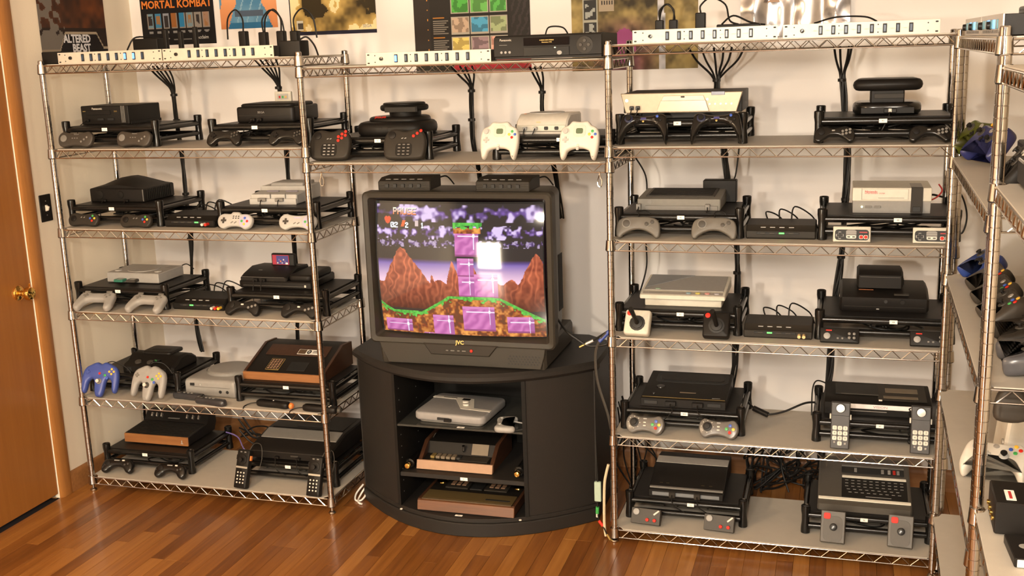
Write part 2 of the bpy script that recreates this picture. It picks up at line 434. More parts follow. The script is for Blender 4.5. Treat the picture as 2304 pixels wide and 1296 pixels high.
unit('wire_shelving_unit', 'chrome wire shelving unit standing between the brown door and the television', ZL, XL0, XL1, 0, DP)
unit('wire_shelving_unit', 'chrome wire shelving unit between the television and the corner shelving', ZR, 0, XR1, 0, DP)
unit('wire_shelving_bridge', 'two chrome wire shelves bridging the gap above the television', ZM, XL1, 0, 0, DP, posts=False)
# shelving along the side wall: local x runs from the corner towards the viewer, local y towards the right wall
CA, CB = Vector((1.125, -.035)), Vector((1.097, -1.262)); CANG = math.degrees(math.atan2(CB.y-CA.y, CB.x-CA.x))
CW = (CB-CA).length; CD = .335
ZCU = [1.832, 1.458, 1.075, .68, .235]
def CP(u, v, z):
    """point of the corner shelving: u along it from the room corner, v in depth from its open side"""
    d = (CB-CA).normalized(); n = Vector((-d.y, d.x)); p = CA+d*u+n*v; return (p.x, p.y, z)
unit('wire_shelving_unit', 'chrome wire shelving along the side wall, its end tucked into the room corner', ZCU, 0, CW, 0, CD, True, (CA.x, CA.y, 0), CANG, 1.858)
ZD = [1.775, 1.530, .80, .36]
DU = CW+.034
unit('wire_shelving_unit', 'chrome wire shelving along the side wall holding the black console with white label', ZD, DU, DU+1.0, 0, CD, True, (CA.x, CA.y, 0), CANG, 1.80)
# hooks under the bridge shelf and a clip on the left unit
for hx, nm in ((-1.115, 'bright steel hook hanging under the bridge shelf by the door-side shelving'), (-.035, 'steel hook hanging under the bridge shelf by the corner-side shelving')):
    h_ = T('shelf_hook', nm, 'hook', (hx, -.006, ZM[1]-.036))
    MB().tube(curve3([(0, 0, .006), (.004, -.006, -.010), (.010, -.006, -.030), (.006, -.006, -.046), (-.003, -.006, -.044), (-.006, -.006, -.030), (-.002, -.005, -.012), (0, -.003, .0)], 5), .0022, 6).build('wire', chrome, h_)
# ================================================================ black riser racks
S = .0036                     # liner thickness
RWD, RDP, RH, TRAY = .430, .312, .108, .086
def make_riser(num):
    root = T('riser_rack', '', 'rack')
    for sx_ in (-1, 1):
        for sy_ in (-1, 1):
            MB().lathe([(.013, 0), (.0168, .002), (.0165, .020), (.0138, .045), (.0142, .070), (.0170, .088), (.0170, .106), (.0150, .108), (.0125, .104), (.004, .103)], 14).build('post', blackgloss, root, (sx_*RWD/2, sy_*RDP/2, 0))
    x = RWD/2-.008; y = RDP/2
    for z in (.072, .030):
        for sy_ in (-1, 1): MB().cyl((-x, sy_*y, z), (x, sy_*y, z), .0112, 10).build('cross_rail', blackgloss, root)
        for sx_ in (-1, 1): MB().cyl((sx_*RWD/2, -y+.008, z), (sx_*RWD/2, y-.008, z), .0102, 10).build('side_rail', blackgloss, root)
    MB().slab(rrect(RWD-.020, RDP-.012, .004), .078, .0858, .001).build('tray', black, root)
    lb = MB().box(0, 0, 0, .026, .0012, .0135, .0004).build('number_label', white, root, (0, -RDP/2-.0118, .073))
    return root
def label_text(root, s, x=0):
    for o in [o for o in bpy.data.objects if o.parent == root and o.name.startswith('number_label')]:
        o.location.x = x; text(o, s, .0085, ink, (0, -.0009, 0), name='digits', ext=.0001)
RY = .085+RDP/2
RISERS = [ # x, shelf z, number, label x, what stands on it
 (-2.105, ZL[1], '1', -.02, 'black box console with two brown oval pads'), (-1.412, ZL[1], '11', -.02, 'rounded black console below the door-side top shelf'),
 (-2.125, ZL[2], '2', -.01, 'domed ribbed black console'), (-1.408, ZL[2], '7', -.01, 'pale grey cartridge console with two plugs'),
 (-2.140, ZL[3], '4', -.01, 'flat grey disc console'), (-1.397, ZL[3], '8', .0, 'low black double console with a game cartridge'),
 (-2.125, ZL[4], '3', .06, 'black curved cartridge console'), (-1.398, ZL[4], '9', .01, 'wood-sided wedge console'),
 (-2.118, ZL[5], '14', -.01, 'wood-fronted black console'), (-1.425, ZL[5], '11', .0, 'large black console with silver band'),
 (-.930, ZM[1], '32', .01, 'black console with round disc drive on top'), (-.226, ZM[1], '19', .03, 'small white console'),
 (.238, ZR[1], '40', -.01, 'wide silver-faced disc player'), (.920, ZR[1], '41', -.01, 'black mushroom-topped console'),
 (.230, ZR[2], '42', .01, 'flat grey console with boomerang pads'), (.940, ZR[2], '48', .03, 'pale grey front-loading cartridge console'),
 (.228, ZR[3], '43', .01, 'beige slanted console'), (.940, ZR[3], '44', .03, 'black stacked console'),
 (.243, ZR[4], '400', .01, 'flat black console with kidney pads'), (.940, ZR[4], '47', .0, 'black console with telephone-style pads'),
 (.253, ZR[5], '16', .02, 'black wedge console with silver band'), (.910, ZR[5], '46', -.01, 'brown keyboard console'),
]
proto = make_riser('1')
for i, (x, z, num, lx, what) in enumerate(RISERS):
    o = proto if i == 0 else copy_tree(proto)
    RISERS[i] = (o, num, lx)
    o.location = (x, RY+(.028 if z in (ZL[5], ZR[5]) else .02 if z == ZM[1] and x < -.5 else 0), z+S)
    tag(o, 'black plastic riser rack under the '+what, 'rack', 'black riser racks on the shelves')
for o, num, lx in RISERS: label_text(o, num, lx)
rg = random.Random(21)
for o, num, lx in RISERS:
    if o.location.z < .02: continue
    cc = T('cable_coil', 'black cables coiled '+o['label'].replace('black plastic riser rack under', 'under the rack of'), 'cables', (o.location.x, o.location.y, o.location.z), 0, 'cable coils under the racks')
    for k in range(4):
        cx, cy = rg.uniform(-.10, .10), rg.uniform(-.06, .06); ra, rb = rg.uniform(.05, .09), rg.uniform(.03, .06); z0 = .010+k*.013
        pts = [(cx+ra*math.cos(a), cy+rb*math.sin(a), z0+.006*math.sin(a*2+k)) for a in np.linspace(0, 6.0, 13)]+[(cx+ra*1.1, cy+rb*.9, z0+.004), (rg.uniform(-.15, .15), -.125, .045)]
        MB().tube(curve3(pts, 3), .0032, 5).build('cable', rubber, cc)

# ================================================================ controllers
def plus(s, w):
    a, b = s/2, w/2
    return [(b, b), (b, a), (-b, a), (-b, b), (-a, b), (-a, -b), (-b, -b), (-b, -a), (b, -a), (b, -b), (a, -b), (a, b)]
def feat(root, t, fs):
    for f in fs:
        k, nm, x, y = f[0], f[1], f[2], f[3]; m = [q for q in f if isinstance(q, bpy.types.Material)][-1]
        if k == 'c': MB().pillow(circ(f[4], 14), -.0005, f[5], min(f[5]*.4, f[4]*.4), T3(x, y, t), 2).build(nm, m, root)
        elif k == 'p': MB().slab(plus(f[4], f[4]*.34), -.0005, f[5], .0006, T3(x, y, t)).build(nm, m, root)
        elif k == 'r':
            rot = ([q for q in f[7:] if not isinstance(q, bpy.types.Material)]+[0])[0]
            MB().slab(rrect(f[4], f[5], min(f[4], f[5])*.28, 3), -.0005, f[6], .0005, T3(x, y, t) @ Matrix.Rotation(rad(rot), 4, 'Z')).build(nm, m, root)
        elif k == 'k':
            b = MB().lathe([(f[4], 0), (f[4]*.95, .002), (f[4]*.7, .003), (.003, .003)], 16, T3(x, y, t)).build(nm, m, root)
            MB().lathe([(f[5]*.5, 0), (f[5]*.5, f[6]*.7), (f[5], f[6]*.75), (f[5]*.95, f[6]*.97), (f[5]*.4, f[6])], 14, T3(x, y, t+.002)).build('stick_cap', f[7], b)
        elif k == 't': text(root, f[4], f[5], m, (x, y, t+.0003), 'top', ext=.0002)
def pad(name, label, x, y, z, o, t, m, fs, lean=66, rz=0, r=.006, group=None, cat='controller', cordp=None, cordm=None, cordr=.002):
    root = T(name, label, cat, (x, y, z), rz, group, lean)
    mn = min(q[1] for q in o); o = [(a, b-mn) for a, b in o]
    MB().pillow(o, 0, t, min(r, t*.48), rz=min(max(r, t*.35), t*.48)).build('body', m, root)
    feat(root, t, fs)
    if cordp: cord(root, cordp, cordr, cordm)
    return root
NEAR = {'L': (', nearer the door', ', nearer the television'), 'M': (', nearer the door-side shelving', ', nearer the corner-side shelving'), 'R': (', nearer the television', ', nearer the room corner')}
def pads(spots, name, label, o, t, m, fs, group, **k):
    base = None; out = []; nr = NEAR['L' if spots[0][0] < -1.18 else 'M' if spots[0][0] < 0 else 'R']
    for s_ in spots:
        x, y, z = s_[:3]; rz = s_[3] if len(s_) > 3 else 0
        if base is None: base = pad(name, label+nr[0], x, y, z, o, t, m, fs, rz=rz, group=group, **k); out.append(base)
        else: out.append(copy_thing(base, (x, y, z), rz, label+nr[1]))
    return out
O_3DO = mir([(0, .060), (.035, .063), (.06, .066), (.077, .052), (.080, .033), (.072, .010), (.052, .001), (.03, .005), (0, .008)])
O_SAT = mir([(0, .060), (.03, .064), (.058, .060), (.073, .040), (.074, .012), (.060, 0), (.043, .006), (.027, .022), (0, .028)])
O_DUO = mir([(0, .050), (.04, .056), (.066, .048), (.074, .026), (.064, .004), (.045, 0), (.02, .003), (0, .004)])
O_SNES = mir([(0, .058), (.03, .060), (.055, .064), (.075, .052), (.081, .032), (.072, .010), (.05, 0), (.03, .008), (0, .012)])
O_PS = mir([(0, .094), (.03, .094), (.058, .100), (.078, .088), (.084, .06), (.087, .02), (.076, 0), (.058, .003), (.048, .034), (.034, .052), (0, .054)])
O_GEN = mir([(0, .054), (.04, .062), (.066, .052), (.077, .030), (.073, .006), (.056, 0), (.042, .010), (.02, .024), (0, .027)])
O_N64 = mir([(0, .143), (.02, .150), (.045, .141), (.070, .126), (.081, .100), (.083, .060), (.079, .024), (.067, .016), (.058, .032), (.053, .066), (.036, .078), (.025, .064), (.021, .030), (.013, .004), (0, 0)])
O_JAG = mir([(0, .110), (.04, .118), (.068, .108), (.082, .080), (.083, .045), (.077, .013), (.06, .002), (.03, 0), (0, 0)])
O_DC = mir([(0, .138), (.028, .140), (.042, .126), (.062, .116), (.072, .092), (.072, .050), (.065, .010), (.057, 0), (.048, .010), (.040, .032), (.02, .041), (0, .042)])
O_WING = mir([(0, .096), (.03, .098), (.055, .106), (.074, .100), (.081, .080), (.088, .030), (.085, .0), (.077, .003), (.060, .046), (.035, .070), (0, .075)])
O_SIX = [(x*.85, y*.93) for x, y in O_GEN]
O_BOOM = mir([(0, .077), (.04, .076), (.067, .066), (.078, .042), (.077, .008), (.064, 0), (.05, .013), (.025, .027), (0, .031)])
O_NEO = mir([(0, .062), (.03, .065), (.052, .070), (.068, .056), (.072, .032), (.062, .008), (.045, 0), (.025, .008), (0, .012)])
RECT = lambda w_, h_, r_: [(a, b+h_/2) for a, b in rrect(w_, h_, r_)]
padbrown = mat('brown_grey_plastic', (.038, .031, .024), .5)
def z_(s, i): return s[i]+S
def abxy(cx, cy, d, r, ms, h=.003): return [('c', 'button', cx+a*d, cy+b*d, r, h, m) for (a, b), m in zip(((0, 1), (1, 0), (0, -1), (-1, 0)), ms)]
# -- left unit
pads([(-2.241, .040, z_(ZL, 1), 4), (-1.965, .044, z_(ZL, 1))], 'oval_gamepad', 'dark brown oval gamepad leaning on the rack of the black box console', O_3DO, .022, padbrown,
     [('c', 'direction_pad', -.052, .036, .015, .003, midgrey)]+[('c', 'button', .03+i*.012, .022+i*.009, .0045, .003, midgrey) for i in range(3)]+[('r', 'small_button', -.012+i*.011, .037, .006, .004, .002, midgrey) for i in range(3)]+[('t', 'lettering', .005, .053, 'Panasonic', .006, grey)],
     'oval pads on the upper door-side shelf', lean=70)
pads([(-1.548, .036, z_(ZL, 1)), (-1.277, .040, z_(ZL, 1))], 'black_gamepad', 'glossy black winged gamepad leaning on the rack of the rounded black console', O_SAT, .024, blackgloss,
     [('p', 'direction_pad', -.046, .040, .022, .003, black)]+[('c', 'button', .036+i*.011, .034+j*.012+i*.004, .0045, .003, darkgrey) for i in range(3) for j in range(2)],
     'winged pads on the upper door-side shelf', lean=62)
pads([(-2.255, .046, z_(ZL, 2)), (-1.993, .036, z_(ZL, 2))], 'four_colour_gamepad', 'dark gamepad with four small coloured buttons by the domed console', O_DUO, .020, charcoal,
     [('c', 'direction_pad', -.046, .030, .013, .003, black)]+abxy(.046, .032, .0105, .0048, (green, yellow, red, blue))+[('r', 'small_button', -.008+i*.014, .036, .008, .004, .002, midgrey, 30) for i in range(2)],
     'pads by the domed console', lean=66)
snes_f = [('p', 'direction_pad', -.050, .033, .024, .003, darkgrey), ('c', 'button_plate', .048, .032, .026, .0008, lilac)]+abxy(.048, .032, .0125, .0052, (blue, red, yellow, green))+[('r', 'small_button', -.010+i*.016, .026, .012, .004, .002, midgrey, 35) for i in range(2)]
pad('programmable_gamepad', 'pale grey kidney gamepad with a bump on top and extra switches', -1.528, .030, z_(ZL, 2), mir([(0, .070), (.016, .069), (.024, .062), (.055, .062), (.075, .052), (.081, .032), (.072, .010), (.05, 0), (.03, .008), (0, .012)]), .022, ltgrey, snes_f+[('r', 'slide_switch', -.006+i*.012, .043+j*.008, .006, .003, .002, black, 25) for i in range(3) for j in range(2)], lean=66, rz=-4)
pad('kidney_gamepad', 'pale grey kidney gamepad standing behind the chrome post', -1.254, .034, z_(ZL, 2), O_SNES, .020, ltgrey, snes_f+[('r', 'logo_strip', .0, .048, .034, .006, .0006, lilac)], lean=66)
pads([(-2.224, -.016, z_(ZL, 3), 6), (-1.975, -.018, z_(ZL, 3), -2)], 'grey_handled_gamepad', 'grey two-handled gamepad lying with its handles towards the shelf edge', O_PS, .030, grey,
     [('p', 'direction_pad', -.050, .076, .022, .003, midgrey)]+abxy(.05, .076, .011, .0045, (midgrey,)*4)+[('r', 'shoulder_button', s*.05, .097, .026, .008, .003, midgrey) for s in (-1, 1)],
     'grey handled pads', lean=28, r=.010)
pads([(-1.527, .024, z_(ZL, 3)), (-1.270, .018, z_(ZL, 3))], 'three_button_gamepad', 'black wing-shaped gamepad leaning on the rack of the low black double console', O_GEN, .024, softblack,
     [('c', 'direction_pad', -.048, .040, .013, .003, black), ('r', 'start_button', .0, .044, .012, .006, .002, offwhite)]+[('c', 'button', .030+i*.015, .032+i*.005, .0055, .003, midgrey) for i in range(3)],
     'wing pads on the middle door-side shelf', lean=60)
n64_f = lambda m, dp: [('p', 'direction_pad', -.055, .106, .020, .003, dp), ('k', 'stick_base', .0, .066, .013, .008, .016, offwhite, m), ('c', 'start_button', .0, .100, .0055, .003, red), ('c', 'button', .025, .092, .006, .003, green), ('c', 'button', .035, .080, .006, .003, blue)]+abxy(.054, .108, .0105, .0050, (yellow,)*4)
pad('trident_gamepad', 'blue three-pronged gamepad with yellow buttons', -2.245, .004, z_(ZL, 4), O_N64, .032, bluepad, n64_f(midgrey, bluepad), lean=64, rz=8, r=.012, cordp=[(.0, .14, .012), (.03, .16, -.02), (.10, .12, -.04), (.12, .03, -.045)])
pad('trident_gamepad', 'light grey three-pronged gamepad with yellow buttons', -2.000, -.004, z_(ZL, 4), O_N64, .032, grey, n64_f(darkgrey, midgrey), lean=66, rz=-3, r=.012, cordp=[(-.01, .14, .012), (-.02, .165, .0), (.02, .168, -.03), (.06, .13, -.05)])
O_STK = mir([(0, .155), (.014, .152), (.020, .135), (.017, .10), (.019, .06), (.018, .015), (.01, 0), (0, 0)])
for x, y, rz, nb in ((-1.765, .050, 84, 'the grey trident pad'), (-1.632, -.002, 80, 'the wedge console rack')):
    r_ = T('baton_controller', 'dark chrome baton controller before the silver console, nearer '+nb, 'controller', (x, y, z_(ZL, 4)), rz, 'baton controllers before the silver console')
    MB().pillow(O_STK, 0, .028, .008, rz=.013).build('body', mat('gunmetal_plastic', (.035, .035, .038), .22), r_)
    feat(r_, .028, [('c', 'button', 0, .06+i*.02, .006, .003, midgrey) for i in range(3)]+[('k', 'stick_base', 0, .125, .012, .008, .010, black, darkgrey)])
for x, y, rz, lb in ((-1.505, .040, -96, 'black pistol-grip hand controller with orange trigger end on the shelf edge'), (-1.284, .020, -94, 'black pistol-grip hand controller with silver contacts beside the chrome post')):
    r_ = T('grip_controller', lb, 'controller', (x, y, z_(ZL, 4)), rz)
    MB().pillow(O_STK, 0, .028, .011).build('grip', black, r_)
    MB().lathe([(.012, 0), (.013, .004), (.010, .012), (.003, .014)], 12, T3(0, .160, .014) @ Matrix.Rotation(rad(-90), 4, 'X')).build('knob', orange if 'orange' in lb else darkgrey, r_)
    feat(r_, .028, [('r', 'contact', -.004+i*.012, .125, .007, .006, .002, offwhite) for i in range(2)] if 'silver' in lb else [('c', 'button', 0, .08, .004, .003, brush)])
    cord(r_, [(0, .0, .012), (.005, -.03, .008), (.03, -.045, .003), (.06, -.03, .003)])
pads([(-2.225, .034, z_(ZL, 5), 6), (-1.955, .030, z_(ZL, 5), 2)], 'winged_gamepad', 'glossy black winged gamepad on the bottom door-side shelf', O_SAT, .032, blackgloss,
     [('c', 'direction_pad', -.045, .040, .012, .003, black), ('r', 'logo_strip', -.004, .054, .026, .004, .0005, grey), ('r', 'start_button', .028, .054, .012, .006, .003, offwhite)]+[('c', 'button', .038+i*.014, .036+i*.004, .005, .003, darkgrey) for i in range(2)],
     'winged pads on the bottom door-side shelf', lean=52, r=.012)
def phone_pad(x, y, z, rz, label, sidebtn):
    r_ = pad('keypad_controller', label, x, y, z, RECT(.062, .162, .006), .028, softblack,
        [('k', 'stick_base', .0, .120, .022, .010, .018, black, black), ('r', 'title_strip', 0, .088, .056, .008, .001, mat('pewter_trim', (.45, .42, .36), .35, .5)), ('r', 'top_button', -.010, .152, .010, .005, .002, midgrey), ('r', 'top_button', .010, .152, .010, .005, .002, midgrey)]+
        [('c', 'key', (i-1)*.015, .024+j*.014, .0035, .002, offwhite) for i in range(3) for j in range(4)], lean=70, rz=rz, r=.004)
    for s in (-1, 1): MB().box(s*.0335, .128, .016, .005, .02, .012).build('side_button', orange if s == sidebtn else black, r_)
    cord(r_, [(.02, .16, .014), (.03, .19, .0), (.05, .185, -.02), (.055, .13, -.03), (.04, .08, -.04)], .0017, darkgrey)
phone_pad(-1.594, .012, z_(ZL, 5), -6, 'tall black keypad controller with an orange side button', 1)
phone_pad(-1.250, -.002, z_(ZL, 5), -3, 'tall black keypad controller standing by the chrome post', 0)
# -- bridge
for x, lb, kk in ((-1.100, 'broad black gamepad with six small red buttons and white key legends', 6), (-.792, 'broad black gamepad with three red buttons and dark keys', 3)):
    r_ = pad('keypad_gamepad', lb, x, .050, z_(ZM, 1), O_JAG, .030, charcoal,
        [('c', 'direction_pad', -.050, .092, .015, .004, black)]+[('c', 'button', .036+(i % 3)*.014, .088+(i % 3)*.010+(i//3)*-.015, .006, .004, red) for i in range(kk)]+
        [('r', 'key_plate', 0, .036, .066, .052, .0006, softblack)]+[('r', 'key', (i-1)*.018, .018+j*.0125, .010, .004, .0016, grey if kk == 6 else midgrey) for i in range(3) for j in range(4)]+
        [('r', 'small_button', -.008+i*.012, .080, .008, .003, .002, grey, 20) for i in range(2)], lean=68, rz=2, r=.010)
pads([(-.416, .042, z_(ZM, 1), -2), (-.113, .020, z_(ZM, 1), -4)], 'white_gamepad', 'off-white gamepad with a small screen window in its face', O_DC, .034, offwhite,
     [('p', 'direction_pad', -.048, .070, .022, .003, ltgrey), ('k', 'stick_base', -.048, .100, .014, .010, .008, ltgrey, offwhite), ('r', 'memory_window_frame', .002, .103, .046, .044, .0012, beige), ('r', 'memory_window', .002, .102, .026, .020, .002, mat('lcd_green', (.10, .14, .08), .25)), ('c', 'start_button', .0, .050, .005, .002, beige)]+
     abxy(.050, .090, .011, .0052, (green, blue, red, yellow))+[('r', 'cord_grip', 0, .038, .010, .012, .004, ltgrey)],
     'off-white pads on the bridge shelf', lean=70, r=.010)
# -- right unit
pads([(.116, .022, z_(ZR, 1), -2), (.369, .018, z_(ZR, 1), 2)], 'wing_gamepad', 'large glossy black gamepad with long pointed grips', O_WING, .034, blackgloss,
     [('k', 'stick_base', -.052, .088, .015, .010, .010, black, mat('dark_navy', (.015, .018, .05), .3)), ('p', 'direction_pad', -.022, .080, .018, .003, black), ('r', 'badge', .0, .088, .020, .008, .001, mat('badge_blue', (.05, .05, .16), .3)), ('c', 'button', .0, .078, .004, .002, gold)]+abxy(.048, .084, .012, .005, (blue, black, darkgrey, darkgrey)),
     'long-grip black pads', lean=64, r=.010)
pads([(.757, .036, z_(ZR, 1), 2), (1.055, .030, z_(ZR, 1))], 'six_button_gamepad', 'black six-button gamepad leaning on the rack of the mushroom-topped console', O_SIX, .022, blackgloss,
     [('c', 'direction_pad', -.042, .036, .012, .003, black)]+[('c', 'button', .026+i*.0115, .026+j*.011+i*.003, .0046, .003, midgrey) for i in range(3) for j in range(2)]+[('r', 'small_button', -.004, .040, .010, .004, .002, grey)],
     'six-button pads', lean=60)
pads([(.093, .040, z_(ZR, 2), 2), (.361, .042, z_(ZR, 2), -2)], 'boomerang_gamepad', 'dark grey boomerang gamepad leaning before the flat grey console', O_BOOM, .022, mat('warm_dark_grey', (.105, .095, .080), .5),
     [('c', 'direction_pad', -.042, .052, .013, .003, darkgrey), ('c', 'direction_dish', -.042, .052, .016, .001, midgrey), ('c', 'button', .030, .050, .007, .003, darkgrey), ('c', 'button', .050, .058, .007, .003, darkgrey), ('r', 'slash', .044, .050, .034, .0025, .0012, midgrey, 38)]+
     [('r', 'arc_groove', x_, .042-(x_*7)**2*.055, .012, .0018, .0010, midgrey, -x_*620) for x_ in (-.05, -.04, -.03, -.02, -.01, 0, .01, .02, .03, .04, .05)],
     'boomerang pads', lean=70, cordp=[(.0, .077, .012), (.0, .098, .004), (.03, .10, -.008), (.05, .06, -.02)])
pads([(.823, .044, z_(ZR, 2)), (1.078, .042, z_(ZR, 2))], 'rectangular_gamepad', 'rectangular pale gamepad with black face and two red buttons', RECT(.122, .053, .003), .016, beige,
     [('r', 'face_plate', .0, .024, .110, .036, .0008, ink), ('r', 'centre_panel', -.002, .026, .034, .032, .0014, midgrey), ('r', 'centre_stripe', -.002, .036, .034, .003, .0018, grey), ('r', 'centre_stripe', -.002, .030, .034, .003, .0018, grey), ('r', 'button_tray', -.002, .017, .032, .010, .002, offwhite), ('r', 'start_button', -.010, .017, .009, .0035, .003, ink), ('r', 'start_button', .006, .017, .009, .0035, .003, ink),
      ('p', 'direction_cross_edge', -.039, .022, .0245, .0014, ltgrey), ('p', 'direction_pad', -.039, .022, .0205, .003, ink), ('r', 'button_frame', .030, .017, .0135, .0135, .0014, offwhite), ('r', 'button_frame', .045, .017, .0135, .0135, .0014, offwhite), ('c', 'button', .030, .017, .0058, .003, red), ('c', 'button', .045, .017, .0058, .003, red), ('r', 'brand_strip', .037, .033, .026, .0035, .0011, redink)],
     'rectangular pads', lean=76, r=.003)
def joystick(x, y, z, rz, label, m, mb_):
    r_ = pad('joystick', label, x, y, z, RECT(.094, .094, .010), .036, m, [('c', 'fire_button', -.030, .078, .0095, .005, red), ('c', 'boot_ring', .002, .042, .029, .002, mb_), ('c', 'boot', .002, .042, .021, .006, mb_)], lean=58, rz=rz, r=.006)
    MB().tube([(.002, .042, .040), (.001, .046, .060), (-.004, .060, .100), (-.006, .066, .125)], [.008, .0075, .0085, .009], 10).build('stick', black, r_)
joystick(.093, .004, z_(ZR, 3), -4, 'beige square joystick with black stick and red fire button', beige, ink)
joystick(.374, .012, z_(ZR, 3), 0, 'black square joystick with red fire button', softblack, ink)
pads([(.794, .036, z_(ZR, 3)), (1.088, .036, z_(ZR, 3))], 'flat_gamepad', 'flat rectangular black gamepad with silver disc pad and red legend', RECT(.130, .052, .004), .016, softblack,
     [('c', 'direction_pad', -.042, .022, .0115, .003, grey), ('r', 'legend', -.036, .042, .020, .004, .0006, red)]+[('r', 'small_button', -.006+i*.015, .015, .007, .006, .002, midgrey) for i in range(2)]+[('c', 'button', .032+i*.016, .018+j*.014, .005, .0025, midgrey) for i in range(2) for j in range(2)],
     'flat black pads', lean=64, r=.003)
pads([(.114, .026, z_(ZR, 4), -3), (.383, .030, z_(ZR, 4), -3)], 'kidney_thumbstick_gamepad', 'smoky grey kidney gamepad with four coloured buttons and a ball stick', O_NEO, .024, mat('smoky_plastic', (.12, .11, .10), .28),
     [('k', 'stick_base', -.040, .040, .017, .010, .010, black, black)]+[('c', 'tick_mark', -.040+.022*math.cos(i*math.pi/4), .040+.022*math.sin(i*math.pi/4), .0016, .0006, offwhite) for i in range(8)]+
     abxy(.042, .036, .0125, .0060, (blue, yellow, red, green))+[('r', 'small_button', .0, .030+i*.012, .010, .004, .002, offwhite) for i in range(2)]+[('r', 'logo_strip', .0, .056, .014, .005, .0006, grey)],
     'kidney pads with coloured buttons', lean=62)
def telephone(x, y, z, rz, label):
    kf = []
    for j in range(3):
        for i in range(3): kf += [('r', 'key', (i-1)*.0178, .060-j*.018+.014-.0, .0150, .0148, .003, offwhite)]
    kf += [('r', 'key', 0, .020, .0150, .0148, .003, offwhite), ('t', 'key_legend', -.0178, .020, '*', .016, offwhite), ('t', 'key_legend', .0178, .020, '#', .011, offwhite)]
    r_ = pad('telephone_controller', label, x, y, z, RECT(.064, .164, .003), .032, mat('slate_plastic', (.045, .043, .044), .45), kf+[('r', 'panel_line', 0, .117, .062, .0012, .0006, ink)], lean=78, rz=rz, r=.003)
    feat(r_, .035, [('t', 'key_legend', (k % 3-1)*.0178, .074-(k//3)*.018, str(k+1), .010, darkgrey) for k in range(9)]+[('t', 'key_legend', 0, .020, '0', .010, darkgrey)])
    MB().lathe([(.015, 0), (.0155, .012), (.014, .016), (.003, .0165)], 18, T3(0, .144, .032)).build('control_knob', brush, r_)
    MB().lathe([(.017, -.001), (.017, .003), (.003, .003)], 18, T3(0, .144, .032)).build('knob_ring', ink, r_)
    for s in (-1, 1): MB().box(s*.0335, .112, .016, .006, .018, .014).build('side_button', beige, r_)
    MB().tube([(.045*0+(-.018 if x < .9 else -.036)+.004*math.cos(t*2.1), .15-t*.0032-.004*0, -.022+.004*math.sin(t*2.1)) for t in range(0, 40)], .0022, 5).build('coiled_cord', rubber, r_)
telephone(.806, .030, z_(ZR, 4), -2, 'telephone-style keypad controller with silver knob and white keys beside the shelf middle')
telephone(1.071, .034, z_(ZR, 4), -2, 'telephone-style keypad controller with silver knob and white keys by the corner post')
pads([(.112, .054, z_(ZR, 5), -5), (.387, .052, z_(ZR, 5), -5)], 'box_joystick', 'small grey box joystick with two red ball buttons', RECT(.113, .060, .003), .026, darkgrey,
     [('c', 'stick_disc', -.036, .044, .0125, .006, grey), ('c', 'button', .008, .018, .0068, .008, red), ('c', 'button', .036, .018, .0068, .008, red)]+[('r', 'emblem', .040, .047, .026, .006, .0008, 42, offwhite)],
     'box joysticks on the bottom corner-side shelf', lean=66, r=.002)
pads([(.792, .042, z_(ZR, 5), -3), (1.023, .054, z_(ZR, 5), -5)], 'tall_joystick', 'tall brown-grey box joystick with a red square button', RECT(.086, .114, .003), .030, mat('taupe_plastic', (.085, .075, .062), .5),
     [('r', 'action_button', -.021, .094, .024, .022, .004, red), ('r', 'panel', .0, .050, .066, .090, .0008, mat('taupe_panel', (.078, .068, .056), .55)), ('k', 'stick_base', .002, .056, .014, .010, .030, blackgloss, black)],
     'tall box joysticks', lean=64, r=.003)
# ================================================================ consoles
def con(name, label, x, yf, z, d, rz=0, cat='game console'): return T(name, label, cat, (x, yf+d/2, z), rz)
def TR(s, i): return s[i]+S+TRAY
def port(root, x, z, yf, m=darkgrey, w_=.022, h_=.010, cordto=None):
    p = MB().box(x, yf-.006, z, w_, .014, h_, .0015).build('plug', m, root)
    if cordto: cord(root, [(x, yf-.012, z), (x+.002, yf-.024, z-.004)]+cordto, .0019)
    return p
# L upper, left: black box with Panasonic lettering
r = con('box_console', 'black box-shaped disc console with ribbed corner and small white lettering', -2.200, .185, TR(ZL, 1), .225)
w_, d_, h_ = .235, .225, .078
MB().slab(rrect(w_, d_, .004), 0, h_, .003).build('body', softblack, r)
B('base', black, r, 0, .004, .006, w_+.008, d_-.01, .012); B('disc_tray', black, r, -.030, -d_/2-.002, .050, .12, .005, .018)
for i in range(3): B('corner_rib', midgrey, r, .085+i*.007, -d_/2-.002, .042, .003, .005, .070)
text(r, 'Panasonic', .013, offwhite, (-.035, -d_/2-.001, .066)); text(r, '3DO', .008, gold, (.055, -d_/2-.001, .054)); B('logo_strip', gold, r, -.100, -d_/2-.001, .056, .014, .002, .003)
for x in (-.02, .03): B('control_port', ink, r, x, -d_/2-.002, .022, .03, .005, .010)
port(r, -.085, .018, -d_/2, black, .02, .01, [(-.10, -d_/2-.05, -.01), (-.11, -.16, -.05)])
# L upper, right: rounded black console with SEGA lettering
r = con('rounded_console', 'rounded black console lettered SEGA on the upper door-side shelf', -1.435, .165, TR(ZL, 1), .225)
w_, d_, h_ = .262, .225, .062
MB().pillow(rrect(w_, d_, .018, 5), 0, h_, .008).build('body', black, r); MB().pillow(rrect(w_-.02, d_-.02, .03, 5), h_-.004, h_+.012, .010, T3(0, .0, 0)).build('lid', softblack, r)
text(r, 'SEGA', .011, grey, (-.015, -d_/2-.0008, .040), sx=1.2)
B('seam', darkgrey, r, 0, -d_/2-.0005, .028, w_-.03, .002, .0015)
for x in (-.05, -.02): port(r, x, .012, -d_/2, black, .02, .012, [(x-.01, -d_/2-.05, -.012), (x-.03, -d_/2-.06, -.06)])
